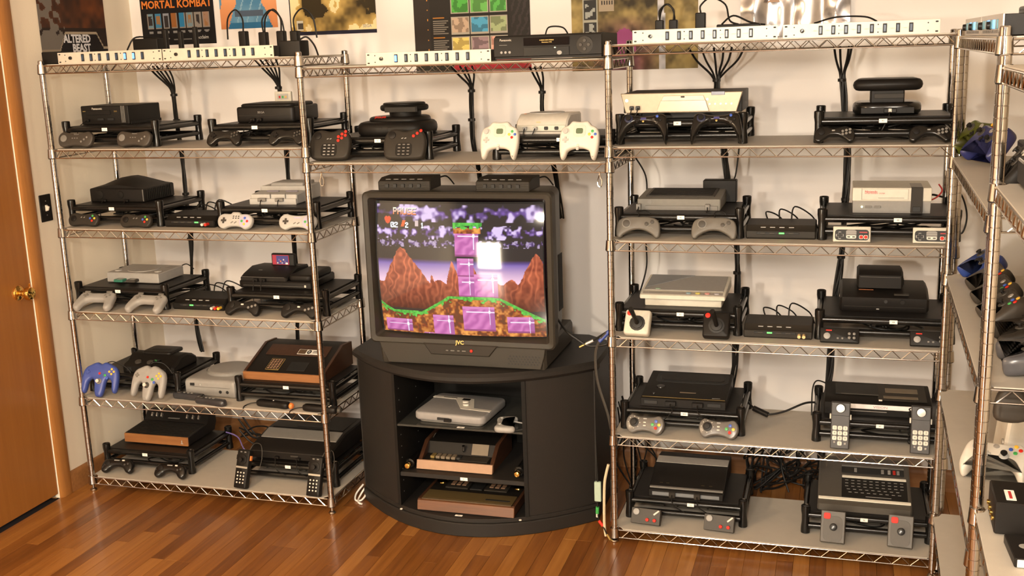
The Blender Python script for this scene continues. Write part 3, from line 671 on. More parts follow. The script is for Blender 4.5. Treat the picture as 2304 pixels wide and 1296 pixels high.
# small pale box behind the post
r = T('cartridge', 'cream game cartridge with a small coloured sticker standing behind the rounded black console', 'cartridge', (-1.435, .335, TR(ZL, 1)+.0745))
MB().slab(rrect(.075, .016, .003), 0, .040, .002).build('shell', beige, r); B('sticker', ltgrey, r, 0, -.0085, .02, .05, .001, .022)
for i, m in enumerate((redink, green, gold)): B('sticker_mark', m, r, -.014+i*.014, -.0093, .018, .008, .0008, .010)
# L second: domed ribbed console
r = con('domed_console', 'black console with a domed lid and ribbed right side', -2.178, .175, TR(ZL, 2), .225)
w_, d_, h_ = .270, .225, .058
MB().slab(rrect(w_, d_, .006), 0, h_, .004).build('body', black, r)
rs_ = []
for i in range(9):
    t = i/8; x = -w_/2+.004+(w_-.008)*t; hh = .040*math.sin(math.pi*min(1, t*1.05))**1.2
    rs_.append([(x, -d_/2+.012, h_-.003), (x, -d_/2+.012, h_+hh*.35), (x, -.02, h_+hh), (x, .05, h_+hh), (x, d_/2-.005, h_+hh*.5), (x, d_/2-.005, h_-.003)])
MB().rings(rs_).build('lid', softblack, r)
for i in range(14): B('side_rib', softblack, r, w_/2+.0012, -d_/2+.025+i*.013, .03, .003, .005, .048, c=.0006)
for x, rr in ((-.085, .020), (.02, .016)): MB().lathe([(rr, 0), (rr*.9, .003), (rr*.3, .004)], 18, T3(x, -d_/2, .032) @ Matrix.Rotation(rad(90), 4, 'X')).build('dial', softblack, r)
B('front_edge', midgrey, r, w_/2-.004, -d_/2-.001, .030, .003, .003, .050)
for x in (-.06, .05): port(r, x, .008, -d_/2, black, .02, .010, [(x, -d_/2-.04, -.01), (x+.02, -.18, -.05)])
# L second right: pale grey cartridge console (purple-grey slides)
r = con('cartridge_console', 'pale grey cartridge console with two grey plugs in front', -1.425, .155, TR(ZL, 2), .235, 2)
w_, d_ = .206, .235
MB().prof([(-d_/2, 0), (d_/2, 0), (d_/2, .062), (-.02, .062), (-.028, .046), (-d_/2+.004, .040)], -w_/2, w_/2, .004).build('body', ltgrey, r)
MB().prof([(-.01, .05), (d_/2-.01, .05), (d_/2-.012, .074), (.0, .074), (-.008, .066)], -w_/2+.04, w_/2-.02, .003).build('cartridge_hood', grey, r)
B('cartridge_flap', midgrey, r, .01, .05, .075, .11, .02, .003)
for x in (-.03, .055): MB().slab(rrect(.055, .012, .004), 0, .006, .002, T3(x, -.055, .043)).build('slide_switch', mat('mauve_grey', (.22, .20, .24), .45), r)
B('front_step', ltgrey, r, .0, -d_/2-.003, .012, w_, .008, .024); B('panel_gap', midgrey, r, .055, -d_/2-.001, .028, .0015, .006, .034); B('panel_gap', midgrey, r, -.012, -d_/2-.001, .028, .0015, .006, .034)
for x in (-.045, .032): port(r, x, .020, -d_/2-.004, midgrey, .036, .014, [(x+.01, -d_/2-.05, -.012), (x+.02, -d_/2-.04, -.06)])
# L third left: flat grey disc console
r = con('disc_console', 'flat grey disc console with a round lid and two memory cards', -2.145, .175, TR(ZL, 3), .190)
w_, d_, h_ = .262, .190, .046
MB().slab(rrect(w_, d_, .005), .003, h_, .003).build('body', grey, r)
MB().lathe([(.070, 0), (.069, .003), (.055, .004), (.003, .0045)], 32, T3(0, -.005, h_)).build('disc_lid', grey, r)
for s in (-1, 1): MB().lathe([(.016, 0), (.015, .003), (.003, .0035)], 18, T3(s*.100, -.05, h_)).build('round_button', ltgrey, r)
for i in range(6): B('vent', midgrey, r, s*.10, .03+i*.008, h_, .035, .003, .001)
for x, m in ((-.052, mat('teal_green_plastic', (.03, .16, .11), .4)), (.010, darkgrey)):
    c_ = MB().box(x, -d_/2-.014, .016, .044, .036, .012, .002).build('memory_card', m, r); B('card_label', grey, c_, x+.004, -d_/2-.018, .0225, .024, .020, .0008)
cord(r, [(.10, d_/2, .03), (.14, d_/2+.01, .05), (.18, d_/2+.005, .03)], .0025)
# L third right: low black double console with cartridge
r = con('double_console', 'low black console docked on a wide black base with a disc lid', -1.452, .165, TR(ZL, 3), .225)
w_, d_ = .335, .225
MB().slab(rrect(w_, d_, .010), 0, .032, .005).build('base', black, r)
MB().prof([(-d_/2+.004, .030), (d_/2-.01, .030), (d_/2-.02, .066), (-.01, .074), (-d_/2+.03, .056), (-d_/2+.006, .046)], -w_/2+.004, .055, .006).build('console_shell', softblack, r)
MB().pillow(rrect(.105, d_-.02, .02), .030, .058, .010, T3(.110, 0, 0)).build('disc_lid', softblack, r)
B('front_trim', midgrey, r, -.055, -d_/2+.003, .047, .20, .002, .0015); B('front_trim', midgrey, r, 0, -d_/2-.0005, .012, w_-.04, .002, .0012)
text(r, 'SEGA', .008, midgrey, (-.09, -.06, .067), 'top'); B('indicator', offwhite, r, .140, -d_/2-.001, .014, .008, .002, .010)
for x in (-.085, -.05): port(r, x, .036, -d_/2+.002, black, .022, .012, [(x+.005, -d_/2-.04, .0), (x+.01, -d_/2-.05, -.05)])
ct = T('cartridge', 'black game cartridge with red and blue picture label plugged in the low double console', 'cartridge', (-1.475, .300, TR(ZL, 3)+.070))
MB().slab(rrect(.108, .018, .004), 0, .054, .003).build('shell', black, ct); B('spine_panel', ink, ct, .042, -.010, .028, .018, .002, .046)
B('picture_label', mat('label_red', (.35, .03, .06), .4), ct, -.010, -.0095, .027, .078, .001, .042); B('picture_panel', mat('label_navy', (.05, .05, .22), .4), ct, -.002, -.0102, .027, .056, .0008, .036)
for i in range(7): B('picture_shape', [offwhite, violet, orange, lilac][i % 4], ct, -.024+i*.007, -.0108, .014+(i*5 % 3)*.007, .006, .0006, .006)
B('rating_mark', white, ct, .018, -.0112, .012, .011, .0006, .007)
# L fourth left: black curved cartridge console
r = con('curved_console', 'black curved cartridge console behind the blue and grey trident pads', -2.078, .115, TR(ZL, 4), .195)
w_, d_ = .258, .195
MB().prof([(-d_/2, 0), (d_/2, 0), (d_/2, .030), (d_/2-.03, .050), (.02, .066), (-.03, .062), (-.06, .040), (-d_/2+.01, .034), (-d_/2, .026)], -w_/2, w_/2, .010).build('body', softblack, r)
MB().pillow(rrect(.15, .11, .02), .058, .074, .007, T3(0, .03, 0)).build('lid', black, r); B('cartridge_slot', ink, r, 0, .025, .0745, .09, .018, .001)
for x in (-.03, .03): MB().lathe([(.015, 0), (.014, .006), (.006, .008)], 16, T3(x-.03, -.07, .038) @ Matrix.Rotation(rad(20), 4, 'X')).build('control_port', darkgrey, r)
lg = B('emblem_plate', ink, r, .030, -.062, .049, .030, .016, .004); text(lg, 'N', .012, led_g if False else green, (.030, -.0705, .050))
for i in range(4): B('front_port', ink, r, -.09+i*.058, -d_/2-.001, .014, .024, .004, .016)
# L fourth middle: silver console
r = con('silver_console', 'low silver-grey console with a rounded hump standing straight on the shelf', -1.760, .095, z_(ZL, 4), .265)
w_, d_ = .252, .265
sil = mat('silver_grey_plastic', (.27, .26, .245), .4)
o_ = spline([(-w_/2, -d_/2+.012), (-.07, -d_/2), (.07, -d_/2), (w_/2, -d_/2+.012), (w_/2, .05), (w_/2-.03, d_/2-.02), (.05, d_/2), (-.05, d_/2), (-w_/2+.03, d_/2-.02), (-w_/2, .05)], 4)
MB().pillow(o_, 0, .078, .016).build('body', sil, r)
MB().pillow(circ(.100, 36, .10, .01, .02), .072, .094, .016).build('disc_lid', mat('silver_grey_lid', (.23, .22, .205), .4), r)
B('eject_button', ink, r, -.085, -d_/2-.0015, .056, .020, .006, .012); B('front_line', midgrey, r, 0, -d_/2-.0015, .046, .20, .004, .0012)
for x in (-.108, -.045): MB().cyl((x, -d_/2+.004, .056), (x, -d_/2-.003, .056), .004, 10).build('button', ltgrey, r)
for x in (.048, .082): MB().lathe([(.007, 0), (.007, .003), (.003, .003)], 12, T3(x, -d_/2+.001, .028) @ Matrix.Rotation(rad(90), 4, 'X')).build('jack', ink, r)
# L fourth right: wood-sided wedge console
r = con('wedge_console', 'wood-sided wedge console with keypad and a black and white sticker', -1.425, .125, TR(ZL, 4), .285)
w_, d_ = .370, .285
pf = [(-d_/2, 0), (d_/2, 0), (d_/2, .098), (.055, .104), (-d_/2+.004, .030)]
MB().prof(pf, -w_/2+.008, w_/2-.008, .002).build('body', softblack, r)
for s in (-1, 1): MB().prof([(y+.0, z+(.004 if z > .01 else 0)) for y, z in pf], s*(w_/2-.004)-.006, s*(w_/2-.004)+.006, .001).build('wood_side', wdark, r)
MB().box(0, -d_/2-.004, .016, w_, .010, .034, .002).build('wood_front', wnutl, r)
sl = math.atan2(.074, .194); SM = T3(0, -d_/2+.004, .030) @ Matrix.Rotation(sl, 4, 'X')
MB().slab(rrect(.285, .075, .004), 0, .002, .0006, SM @ T3(0, .160, 0)).build('smoked_cover', wdark, r)
MB().slab(rrect(.063, .078, .002), 0, .0014, .0005, SM @ T3(-.065, .058, 0)).build('keypad_frame', gold, r)
MB().slab(rrect(.057, .072, .002), 0, .0018, .0005, SM @ T3(-.065, .058, 0)).build('keypad_plate', softblack, r)
for i in range(4):
    for j in range(6): MB().slab(rrect(.0095, .006, .001), 0, .0030, .0004, SM @ T3(-.0845+i*.013, .030+j*.0112, 0)).build('key', copper, r)
MB().slab(rrect(.085, .06, .002), 0, .0015, .0005, SM @ T3(.045, .050, 0)).build('cartridge_bay', ink, r)
st = MB().slab(rrect(.100, .034, .001), 0, .0026, .0003, SM @ T3(.052, .150, 0)).build('sticker', white, r)
MB().slab(rrect(.036, .030, .001), 0, .0032, .0003, SM @ T3(.022, .150, 0)).build('sticker_panel', mat('sepia_ink', (.10, .06, .03), .5), st)
MB().slab(circ(.010, 20, .014), 0, .0036, .0003, SM @ T3(.054, .150, 0)).build('sticker_ring', ink, st); MB().slab(circ(.005, 16, .009), 0, .0040, .0003, SM @ T3(.054, .150, 0)).build('sticker_ring_hole', grey, st)
for i in range(2): MB().slab(rrect(.024, .004, .0005), 0, .0032, .0002, SM @ T3(.083, .155-i*.009, 0)).build('sticker_line', ink, st)
# L bottom left: wood-front console
r = con('woodgrain_console', 'black ribbed console with a wood-grain front and six switches', -2.128, .195, TR(ZL, 5), .235)
w_, d_ = .330, .235
MB().prof([(-d_/2, .006), (d_/2-.02, .006), (d_/2, .045), (d_/2-.004, .090), (.062, .094), (.035, .056), (-d_/2, .046)], -w_/2, w_/2, .003).build('body', black, r)
MB().prof([(-d_/2-.006, .006), (-d_/2+.002, .004), (-d_/2+.002, .046), (-d_/2-.004, .044)], -w_/2, w_/2, .002).build('wood_front', wnutl, r)
tri = B('emblem', ltgrey, r, w_/2-.030, -d_/2-.0065, .025, .004, .002, .014); B('emblem_bar', ltgrey, tri, w_/2-.030, -d_/2-.0068, .016, .013, .0015, .003)
for i in range(11): B('ridge', softblack, r, 0, -d_/2+.014+i*.0125, .0475+i*.0008, w_-.02, .006, .003, c=.001)
SM = T3(0, .036, .057) @ Matrix.Rotation(math.atan2(.038, .027), 4, 'X')
for x in (-.125, -.100, -.075, .060, .090, .120):
    MB().box(0, 0, 0, .006, .018, .014, .001, SM @ T3(x, .024, .006)).build('switch', brush, r)
B('name_strip', midgrey, r, -.008, .040, .0705, .060, .010, .003)
# L bottom right: large black console with silver band
r = con('large_console', 'large black wedge console with a silver band across its lid', -1.425, .128, TR(ZL, 5), .345)
w_, d_ = .388, .345
MB().prof([(-d_/2, .010), (d_/2, .0), (d_/2, .088), (-.02, .086), (-d_/2+.02, .058), (-d_/2, .040)], -w_/2, w_/2, .006).build('body', black, r)
SM = T3(0, -d_/2+.02, .058) @ Matrix.Rotation(math.atan2(.028, .1325), 4, 'X')
MB().slab(rrect(w_-.03, .075, .002), -.003, .004, .001, SM @ T3(0, .100, 0)).build('silver_band', mat('brushed_silver_band', (.20, .19, .175), .42), r)
B('storage_lid', softblack, r, 0, .08, .087, w_-.05, .16, .004); B('cartridge_slot', ink, r, 0, .03, .0895, .12, .022, .003)
B('front_groove', darkgrey, r, 0, -d_/2-.001, .040, w_-.03, .003, .002); B('name_print', darkgrey, r, .02, -d_/2-.001, .026, .035, .001, .006)
for x in (-.06, .04): port(r, x, .018, -d_/2, black, .02, .01, [(x+.02, -d_/2-.05, -.02), (x+.05, -d_/2-.02, -.055)])
# bridge left: black console with round disc drive
r = con('ringed_console', 'black oval console with a round disc drive stacked on top', -.905, .150, TR(ZM, 1)-.004, .270)
w_, d_ = .300, .270
MB().pillow(mir([(0, d_/2), (.06, d_/2-.005), (.12, d_/2-.04), (.148, .02), (.150, -.05), (.125, -d_/2+.02), (.06, -d_/2), (0, -d_/2)], 5), 0, .055, .022).build('body', softblack, r)
MB().pillow(mir([(0, .125), (.07, .115), (.115, .05), (.118, -.02), (.085, -.07), (0, -.085)], 5), .045, .072, .012).build('upper_shell', black, r)
MB().lathe([(.062, .068), (.064, .090), (.060, .094), (.02, .095)], 32, T3(.015, .03, 0)).build('drive_neck', softblack, r)
MB().pillow(circ(.098, 40, .085, .012, .03), .092, .116, .010).build('drive_body', softblack, r); MB().pillow(circ(.086, 40, .075, .012, .03), .114, .124, .006).build('drive_lid', black, r)
B('drive_front', black, r, .030, -.052, .100, .13, .02, .020); text(r, 'JAGUAR', .013, red, (-.04, -.092, .0735), rot=(rad(55), 0, 0))
for x in (-.035, .02): port(r, x, .030, -d_/2+.012, black, .034, .016)
# bridge right: small white console
r = con('white_console', 'small off-white square console with four front ports and two plugs', -.285, .165, TR(ZM, 1), .195, -3)
w_, d_ = .200, .195
MB().prof([(-d_/2+.006, 0), (d_/2, 0), (d_/2, .070), (-d_/2+.05, .072), (-d_/2+.012, .050), (-d_/2, .030)], -w_/2, w_/2, .006).build('body', offwhite, r)
MB().lathe([(.068, 0), (.067, .003), (.003, .0035)], 36, T3(-.012, .018, .0715)).build('disc_lid', ltgrey, r)
MB().prof([(-d_/2-.003, .012), (-d_/2+.004, .008), (-d_/2+.004, .034), (-d_/2-.002, .032)], -w_/2+.006, w_/2-.006, .001).build('port_panel', beige, r)
for i in range(4): MB().slab(rrect(.016, .013, .004), 0, .002, .0005, T3(-.060+i*.040, -d_/2-.002, .022) @ FRONT).build('control_port', ink if i > 1 else beige, r)
for i in range(2): port(r, -.060+i*.040, .022, -d_/2-.004, ltgrey, .014, .012, [(-.066+i*.036, -d_/2-.035, -.012), (-.085+i*.04, -d_/2-.035, -.035), (-.10+i*.05, -d_/2-.02, -.05)])
text(r, 'SEGA', .007, gold, (-.01, -d_/2-.0008, .044)); B('power_light', orange, r, -.07, -d_/2+.03, .0735, .010, .006, .001)
# R upper left: silver disc player
r = con('disc_player', 'wide black disc player with a slanted silver front panel',   .240, .076, z_(ZR, 1)+.1085, .290, cat='disc player')
w_, d_ = .425, .290
MB().slab(rrect(w_-.01, d_-.03, .003), .0, .070, .002, T3(0, .015, 0)).build('cabinet', softblack, r)
fo = [(-w_/2, .070), (w_/2-.002, .070), (w_/2-.022, .002), (-w_/2+.018, .002)]
MB().slab(fo, 0, .022, .002, T3(0, -d_/2+.022, 0) @ FRONT).build('front_panel', mat('champagne_silver', (.36, .29, .20), .34, .2), r)
MB().slab([(-.060, .060), (.078, .060), (.100, .004), (-.088, .004)], 0, .006, .001, T3(0, -d_/2+.001, 0) @ FRONT).build('tray_frame', mat('champagne_light', (.55, .47, .36), .35, .1), r)
MB().slab([(-.070, .044), (.086, .044), (.098, .006), (-.084, .006)], 0, .0085, .001, T3(0, -d_/2+.001, 0) @ FRONT).build('tray_door', mat('champagne_mirror', (.36, .30, .22), .25, .4), r)
B('display', mat('display_grey', (.10, .11, .17), .2), r, .128, -d_/2-.001, .066, .046, .003, .012); B('tray_mark', darkgrey, r, .007, -d_/2-.006, .056, .013, .003, .006)
for i in range(5): MB().cyl((.100+i*.0185, -d_/2+.002, .030), (.100+i*.0185, -d_/2-.004, .030), .0028, 10).build('button', brush, r)
MB().cyl((-.190, -d_/2+.002, .046), (-.190, -d_/2-.004, .046), .0055, 14).build('power_button', brush, r); MB().cyl((.092, -d_/2+.002, .046), (.092, -d_/2-.004, .046), .004, 12).build('open_button', brush, r)
B('feet_bar', black, r, 0, .03, -.011, w_-.10, d_-.1, .0215)
for x in (-.172, -.150): port(r, x, .020, -d_/2+.001, blackgloss, .015, .014, [(x, -d_/2-.03, .005), (x-.012, -d_/2-.04, -.03), (x, -d_/2-.02, -.06)])
# R upper right: mushroom-topped console
r = con('mushroom_console', 'black console with a mushroom-shaped add-on on top', .925, .150, TR(ZR, 1), .200)
MB().pillow(mir([(0, .10), (.06, .098), (.10, .07), (.112, .0), (.105, -.06), (.07, -.098), (0, -.10)], 5), 0, .042, .015).build('body', blackgloss, r)
B('front_face', softblack, r, 0, -.100, .016, .17, .012, .020)
B('neck', softblack, r, 0, .0, .058, .110, .12, .050, c=.004); B('neck_front', charcoal, r, .005, -.0615, .062, .095, .004, .016)
MB().pillow(spline([(-.095, -.075), (.095, -.075), (.105, 0), (.095, .075), (0, .088), (-.095, .075), (-.105, 0)], 5), .080, .120, .019).build('mushroom_cap', black, r)
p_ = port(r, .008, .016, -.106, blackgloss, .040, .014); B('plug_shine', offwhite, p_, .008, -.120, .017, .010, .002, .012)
cord(r, [(.008, -.12, .012), (-.005, -.16, -.02), (-.02, -.16, -.05), (-.03, -.12, -.07)], .0022)
# R second left: flat grey console
r = con('flat_console', 'flat grey console with a dark ribbed lid', .219, .165, TR(ZR, 2), .215)
w_, d_ = .302, .215
MB().prof([(-d_/2, .0), (d_/2, 0), (d_/2, .052), (-d_/2+.03, .044), (-d_/2, .040)], -w_/2, w_/2, .003).build('body', mat('warm_grey_plastic', (.155, .145, .125), .5), r)
SM = T3(0, -d_/2+.03, .044) @ Matrix.Rotation(math.atan2(.008, .185), 4, 'X')
MB().slab(rrect(w_-.05, .170, .004), 0, .0035, .001, SM @ T3(.0, .090, 0)).build('lid', darkgrey, r)
for i in range(9): MB().slab(rrect(w_-.07, .008, .002), 0, .0055, .001, SM @ T3(0, .025+i*.016, 0)).build('lid_rib', softblack, r)
B('front_step', midgrey, r, .01, -d_/2-.002, .008, w_-.04, .006, .016); MB().cyl((-.105, -d_/2+.002, .030), (-.105, -d_/2-.002, .030), .008, 16).build('dial', midgrey, r)
for x, xx in ((-.145, .0), (.105, -.02)): port(r, x, .012, -d_/2, midgrey, .018, .022, [(x, -d_/2-.045, .0), (x+xx-.01, -d_/2-.05, -.04)])
bx = T('power_brick', 'black power brick standing behind the flat grey console', 'power adapter', (.345, .395, TR(ZR, 2)))
MB().slab(rrect(.125, .05, .004), 0, .084, .003).build('case', softblack, bx); cord(bx, [(.03, .025, .06), (.05, .06, .09), (.06, .10, .20)], .003)
# R second right: pale grey front-loading console
r = con('front_loading_console', 'pale grey front-loading cartridge console with a dark stripe and red lettering', .950, .135, TR(ZR, 2), .203)
w_, d_ = .256, .203
MB().slab(rrect(w_, d_, .003), .042, .088, .002).build('upper_shell', beige, r)
MB().prof([(-d_/2+.012, 0), (d_/2, 0), (d_/2, .042), (-d_/2, .042)], -w_/2+.002, w_/2-.002, .001).build('lower_shell', grey, r)
for s in (-1, 1): pass
B('flap', mat('cream_flap', (.60, .56, .48), .45), r, -.022, -d_/2-.001, .066, .150, .004, .036); B('flap_edge', grey, r, -.098, -d_/2-.0015, .066, .0012, .003, .040)
MB().prof([(-d_/2-.004, .004), (-d_/2+.02, .0), (-d_/2+.02, .089), (-d_/2-.004, .089)], .062, .100, .001).build('dark_stripe', charcoal, r)
B('stripe_top', grey, r, .081, -.03, .0885, .038, .10, .0015); B('stripe_socket', ink, r, .081, -d_/2-.004, .016, .026, .005, .018)
text(r, 'Nintendo', .0105, redink, (-.088, -d_/2-.0034, .075), align='LEFT', bold=.0002); text(r, 'ENTERTAINMENT  SYSTEM', .0055, redink, (-.088, -d_/2-.0034, .069), align='LEFT')
B('caption_line', midgrey, r, -.002, -d_/2-.003, .054, .084, .0012, .0012)
for x in (-.075, -.045): B('push_button', midgrey, r, x, -d_/2+.004, .022, .022, .006, .007)
MB().cyl((-.096, -d_/2+.012, .022), (-.096, -d_/2-.0, .022), .0035, 10).build('power_light', mat('pale_led', (.9, .95, .6), .4, emit=1.5), r)
cord(r, [(w_/2, .06, .02), (w_/2+.03, .09, .03), (w_/2+.05, .12, .05), (w_/2+.04, .14, .07)], .003, redink); cord(r, [(w_/2-.01, d_/2, .03), (w_/2+.02, d_/2+.02, .035), (w_/2+.05, d_/2, .03)], .004)
# R third left: beige slanted console
r = con('slanted_console', 'beige slanted console with four pastel round buttons', .238, .118, TR(ZR, 3), .240)
w_, d_ = .312, .240
MB().slab(rrect(w_-.03, d_-.03, .004), 0, .036, .002, T3(0, .010, 0)).build('base', beige, r)
MB().prof([(-d_/2, .032), (d_/2, .032), (d_/2, .072), (-d_/2+.03, .056), (-d_/2, .046)], -w_/2, w_/2, .003).build('upper_shell', beige, r)
SM = T3(0, -d_/2+.03, .056) @ Matrix.Rotation(math.atan2(.016, .21), 4, 'X')
MB().slab([(-.145, .20), (.145, .20), (.145, .006), (.0, .006), (-.145, .006)], 0, .0025, .0006, SM).build('top_panel', grey, r)
MB().slab([(-.145, .20), (.02, .20), (-.145, .03)], 0, .0040, .0006, SM).build('top_triangle', mat('blue_grey_panel', (.22, .23, .24), .45), r)
SF = T3(0, -d_/2+.002, .0465) @ Matrix.Rotation(math.atan2(.010, .028), 4, 'X')
MB().slab(rrect(w_-.02, .018, .002), 0, .0015, .0004, SF @ T3(0, .014, 0)).build('button_strip', mat('taupe_strip', (.26, .235, .21), .5), r)
for i, m in enumerate((mat('pastel_blue', (.18, .26, .30), .4), mat('pastel_yellow', (.46, .40, .10), .4), mat('pastel_pink', (.48, .22, .20), .4), mat('pastel_grey', (.33, .31, .32), .4))):
    MB().pillow(circ(.0095, 16, .0055), 0, .005, .002, SF @ T3(.022+i*.034, .014, 0)).build('round_button', m, r)
MB().pillow(circ(.010, 16, .0055), 0, .005, .002, SM @ T3(-.095, .018, 0)).build('power_button', mat('pastel_green', (.25, .36, .26), .4), r)
MB().slab(rrect(.075, .0035, .001), 0, .0022, .0003, SF @ T3(-.085, .014, 0)).build('name_print', midgrey, r)
# R third right: black stacked console
r = con('stacked_console', 'wide black console with a smaller black box stacked on top', .940, .165, TR(ZR, 3), .215)
w_, d_ = .298, .215
MB().prof([(-d_/2, .014), (-d_/2+.006, 0), (d_/2, 0), (d_/2, .072), (-.01, .074), (-d_/2+.03, .060), (-d_/2, .050)], -w_/2, w_/2, .008).build('body', black, r)
B('front_line', darkgrey, r, 0, -d_/2-.0008, .018, w_-.03, .002, .0012); B('front_line', darkgrey, r, -.02, -d_/2+.002, .050, w_-.06, .002, .0012)
B('switch_plate', charcoal, r, .058, -d_/2+.022, .060, .050, .018, .006); MB().cyl((.062, -d_/2+.004, .038), (.062, -d_/2-.005, .038), .008, 14).build('dial', softblack, r); MB().cyl((.006, -d_/2+.004, .038), (.006, -d_/2-.003, .038), .006, 14).build('jack', ink, r)
B('badge', grey, r, -.02, -d_/2-.001, .010, .010, .002, .004); B('orange_legend', mat('rust_ink', (.22, .07, .02), .5), r, -.06, -d_/2+.05, .068, .05, .003, .003)
t_ = con('expansion_box', 'small black box-shaped add-on standing on the stacked black console', .926, .215, TR(ZR, 3)+.0745, .140)
MB().prof([(-.070, 0), (.070, 0), (.070, .056), (-.040, .060), (-.070, .046)], -.078, .078, .007).build('case', softblack, t_); B('front_line', midgrey, t_, 0, -.0695, .040, .135, .003, .0014); B('side_latch', black, t_, .079, -.03, .018, .006, .03, .02)
# R fourth left: flat black console
r = con('slim_console', 'flat black console with a dark sunken lid behind the kidney pads', .243, .105, TR(ZR, 4), .285)
w_, d_ = .318, .285
MB().prof([(-d_/2, .0), (d_/2, 0), (d_/2, .052), (-d_/2+.012, .034), (-d_/2, .030)], -w_/2, w_/2, .003).build('body', softblack, r)
SM = T3(0, -d_/2+.012, .034) @ Matrix.Rotation(math.atan2(.018, .273), 4, 'X')
MB().slab(rrect(w_-.04, .10, .02), -.001, .002, .0008, SM @ T3(.01, .205, 0)).build('cartridge_lid', ink, r); MB().slab(rrect(w_-.07, .06, .02), -.001, .004, .001, SM @ T3(.01, .205, 0)).build('cartridge_door', black, r)
MB().lathe([(.017, 0), (.016, .003), (.008, .004)], 20, SM @ T3(-.100, .105, 0)).build('power_button', blackgloss, r); MB().lathe([(.006, 0), (.005, .003), (.002, .003)], 12, SM @ T3(-.115, .03, 0)).build('reset_button', blackgloss, r)
B('front_trim', gold, r, 0, -d_/2+.010, .034, w_-.01, .003, .0015); MB().slab(rrect(.06, .008, .001), 0, .0012, .0003, SM @ T3(.01, .055, 0)).build('nameplate', mat('dim_print', (.16, .12, .08), .5), r)
MB().slab(rrect(.030, .004, .001), 0, .0012, .0003, SM @ T3(.12, .012, 0)).build('mark', midgrey, r)
for x, xx in ((-.045, -.03), (.055, .06)): port(r, x, .016, -d_/2, black, .040, .018, [(x+.01, -d_/2-.045, -.005), (x+xx, -d_/2-.03, -.05)])
for x in (-.12, .115): B('front_port', ink, r, x, -d_/2-.001, .016, .05, .003, .014)
# R fourth right: black console with two bays
r = con('telephone_console', 'wide black console with two tan panels on its lid and a silver name strip', .932, .150, TR(ZR, 4)-.004, .215)
w_, d_ = .368, .215
MB().prof([(-d_/2, .0), (d_/2, 0), (d_/2, .058), (-d_/2+.02, .056), (-d_/2, .046)], -w_/2, w_/2, .003).build('body', softblack, r)
B('cartridge_bay', ink, r, -.070, .02, .0585, .15, .12, .004, c=.001); B('cartridge_lip', darkgrey, r, -.060, -.045, .061, .13, .004, .004)
tan = mat('tan_panel', (.16, .125, .085), .5)
B('lid_panel', charcoal, r, .085, 0, .0585, .165, d_-.03, .003); B('tan_panel', tan, r, .085, .02, .0605, .112, .050, .002); B('tan_panel', tan, r, .080, -.060, .0605, .118, .026, .002)
ns = B('name_strip', mat('pearl_strip', (.82, .78, .76), .4), r, .0, -d_/2-.001, .036, .235, .004, .017); text(ns, 'VISION', .012, mat('rose_print', (.42, .22, .22), .5), (.010, -d_/2-.0036, .036), sx=1.3)
B('chrome_line', brush, r, -.04, -d_/2-.002, .019, .145, .003, .003); B('switch', offwhite, r, .01, -d_/2+.012, .0585, .012, .006, .005)
cord(r, [(-w_/2+.01, .08, .055), (-w_/2-.03, .09, .062), (-w_/2-.045, .07, .03), (-w_/2-.045, .04, -.06)], .003)
# R bottom left: black wedge with silver band
r = con('banded_console', 'black wedge console with a silver band and a bar along the front', .250, .130, TR(ZR, 5), .315)
w_, d_ = .285, .315
MB().prof([(-d_/2, .0), (d_/2, 0), (d_/2, .062), (.10, .070), (-.02, .066), (-.05, .050), (-d_/2+.02, .030), (-d_/2, .026)], -w_/2, w_/2, .003).build('body', softblack, r)
MB().slab(rrect(w_-.004, .060, .001), 0, .003, .0008, T3(0, .055, .068) @ Matrix.Rotation(rad(3), 4, 'X')).build('silver_band', mat('satin_silver', (.34, .32, .29), .42), r)
B('cartridge_slot', ink, r, .005, .115, .0695, .085, .018, .003); B('front_bar', midgrey, r, 0, -d_/2+.018, .031, w_-.006, .012, .006); B('front_strip', mat('slate_strip', (.16, .17, .18), .45), r, 0, -d_/2-.001, .012, w_-.03, .004, .014)
for x in (-.1, -.075, .06, .09): B('legend', gold, r, x, -d_/2+.05, .036, .014, .003, .0016)
for x in (-.05, .045): port(r, x, .014, -d_/2-.002, charcoal, .024, .022, [(x+.01, -d_/2-.045, -.012), (x+.05, -d_/2-.02, -.05)])
# R bottom right: brown keyboard console
r = con('keyboard_console', 'brown-grey wedge console with a flat keyboard and two silver strips', .900, .135, TR(ZR, 5)-.004, .330)
w_, d_ = .330, .330
tp = mat('brown_grey_shell', (.075, .066, .054), .48)
MB().prof([(-d_/2, .0), (d_/2, 0), (d_/2, .090), (d_/2-.03, .094), (-d_/2+.02, .036), (-d_/2, .028)], -w_/2, w_/2, .006).build('body', tp, r)
sl = math.atan2(.058, .28); SM = T3(0, -d_/2+.02, .036) @ Matrix.Rotation(sl, 4, 'X')
MB().slab(rrect(w_-.006, .016, .002), 0, .003, .0008, SM @ T3(0, .012, 0)).build('silver_strip', mat('bright_strip', (.85, .80, .68), .4), r)
MB().slab(rrect(.232, .128, .003), 0, .0018, .0005, SM @ T3(.036, .090, 0)).build('keyboard_panel', softblack, r)
MB().slab(rrect(.230, .014, .002), 0, .004, .0008, SM @ T3(.036, .160, 0)).build('silver_strip', mat('bright_strip', (.85, .80, .68), .4), r)
for j in range(5):
    nk = 10 if j in (0, 1, 2) else 9 if j == 3 else 9
    for i in range(nk): MB().slab(rrect(.0115, .0032, .0008), 0, .0024, .0003, SM @ T3(-.062+i*.0218+(.0 if j < 3 else .006*(j-2)), .137-j*.0195, 0)).build('key', grey, r)
MB().slab(rrect(.09, .003, .0008), 0, .0024, .0003, SM @ T3(.05, .036, 0)).build('space_bar', grey, r)
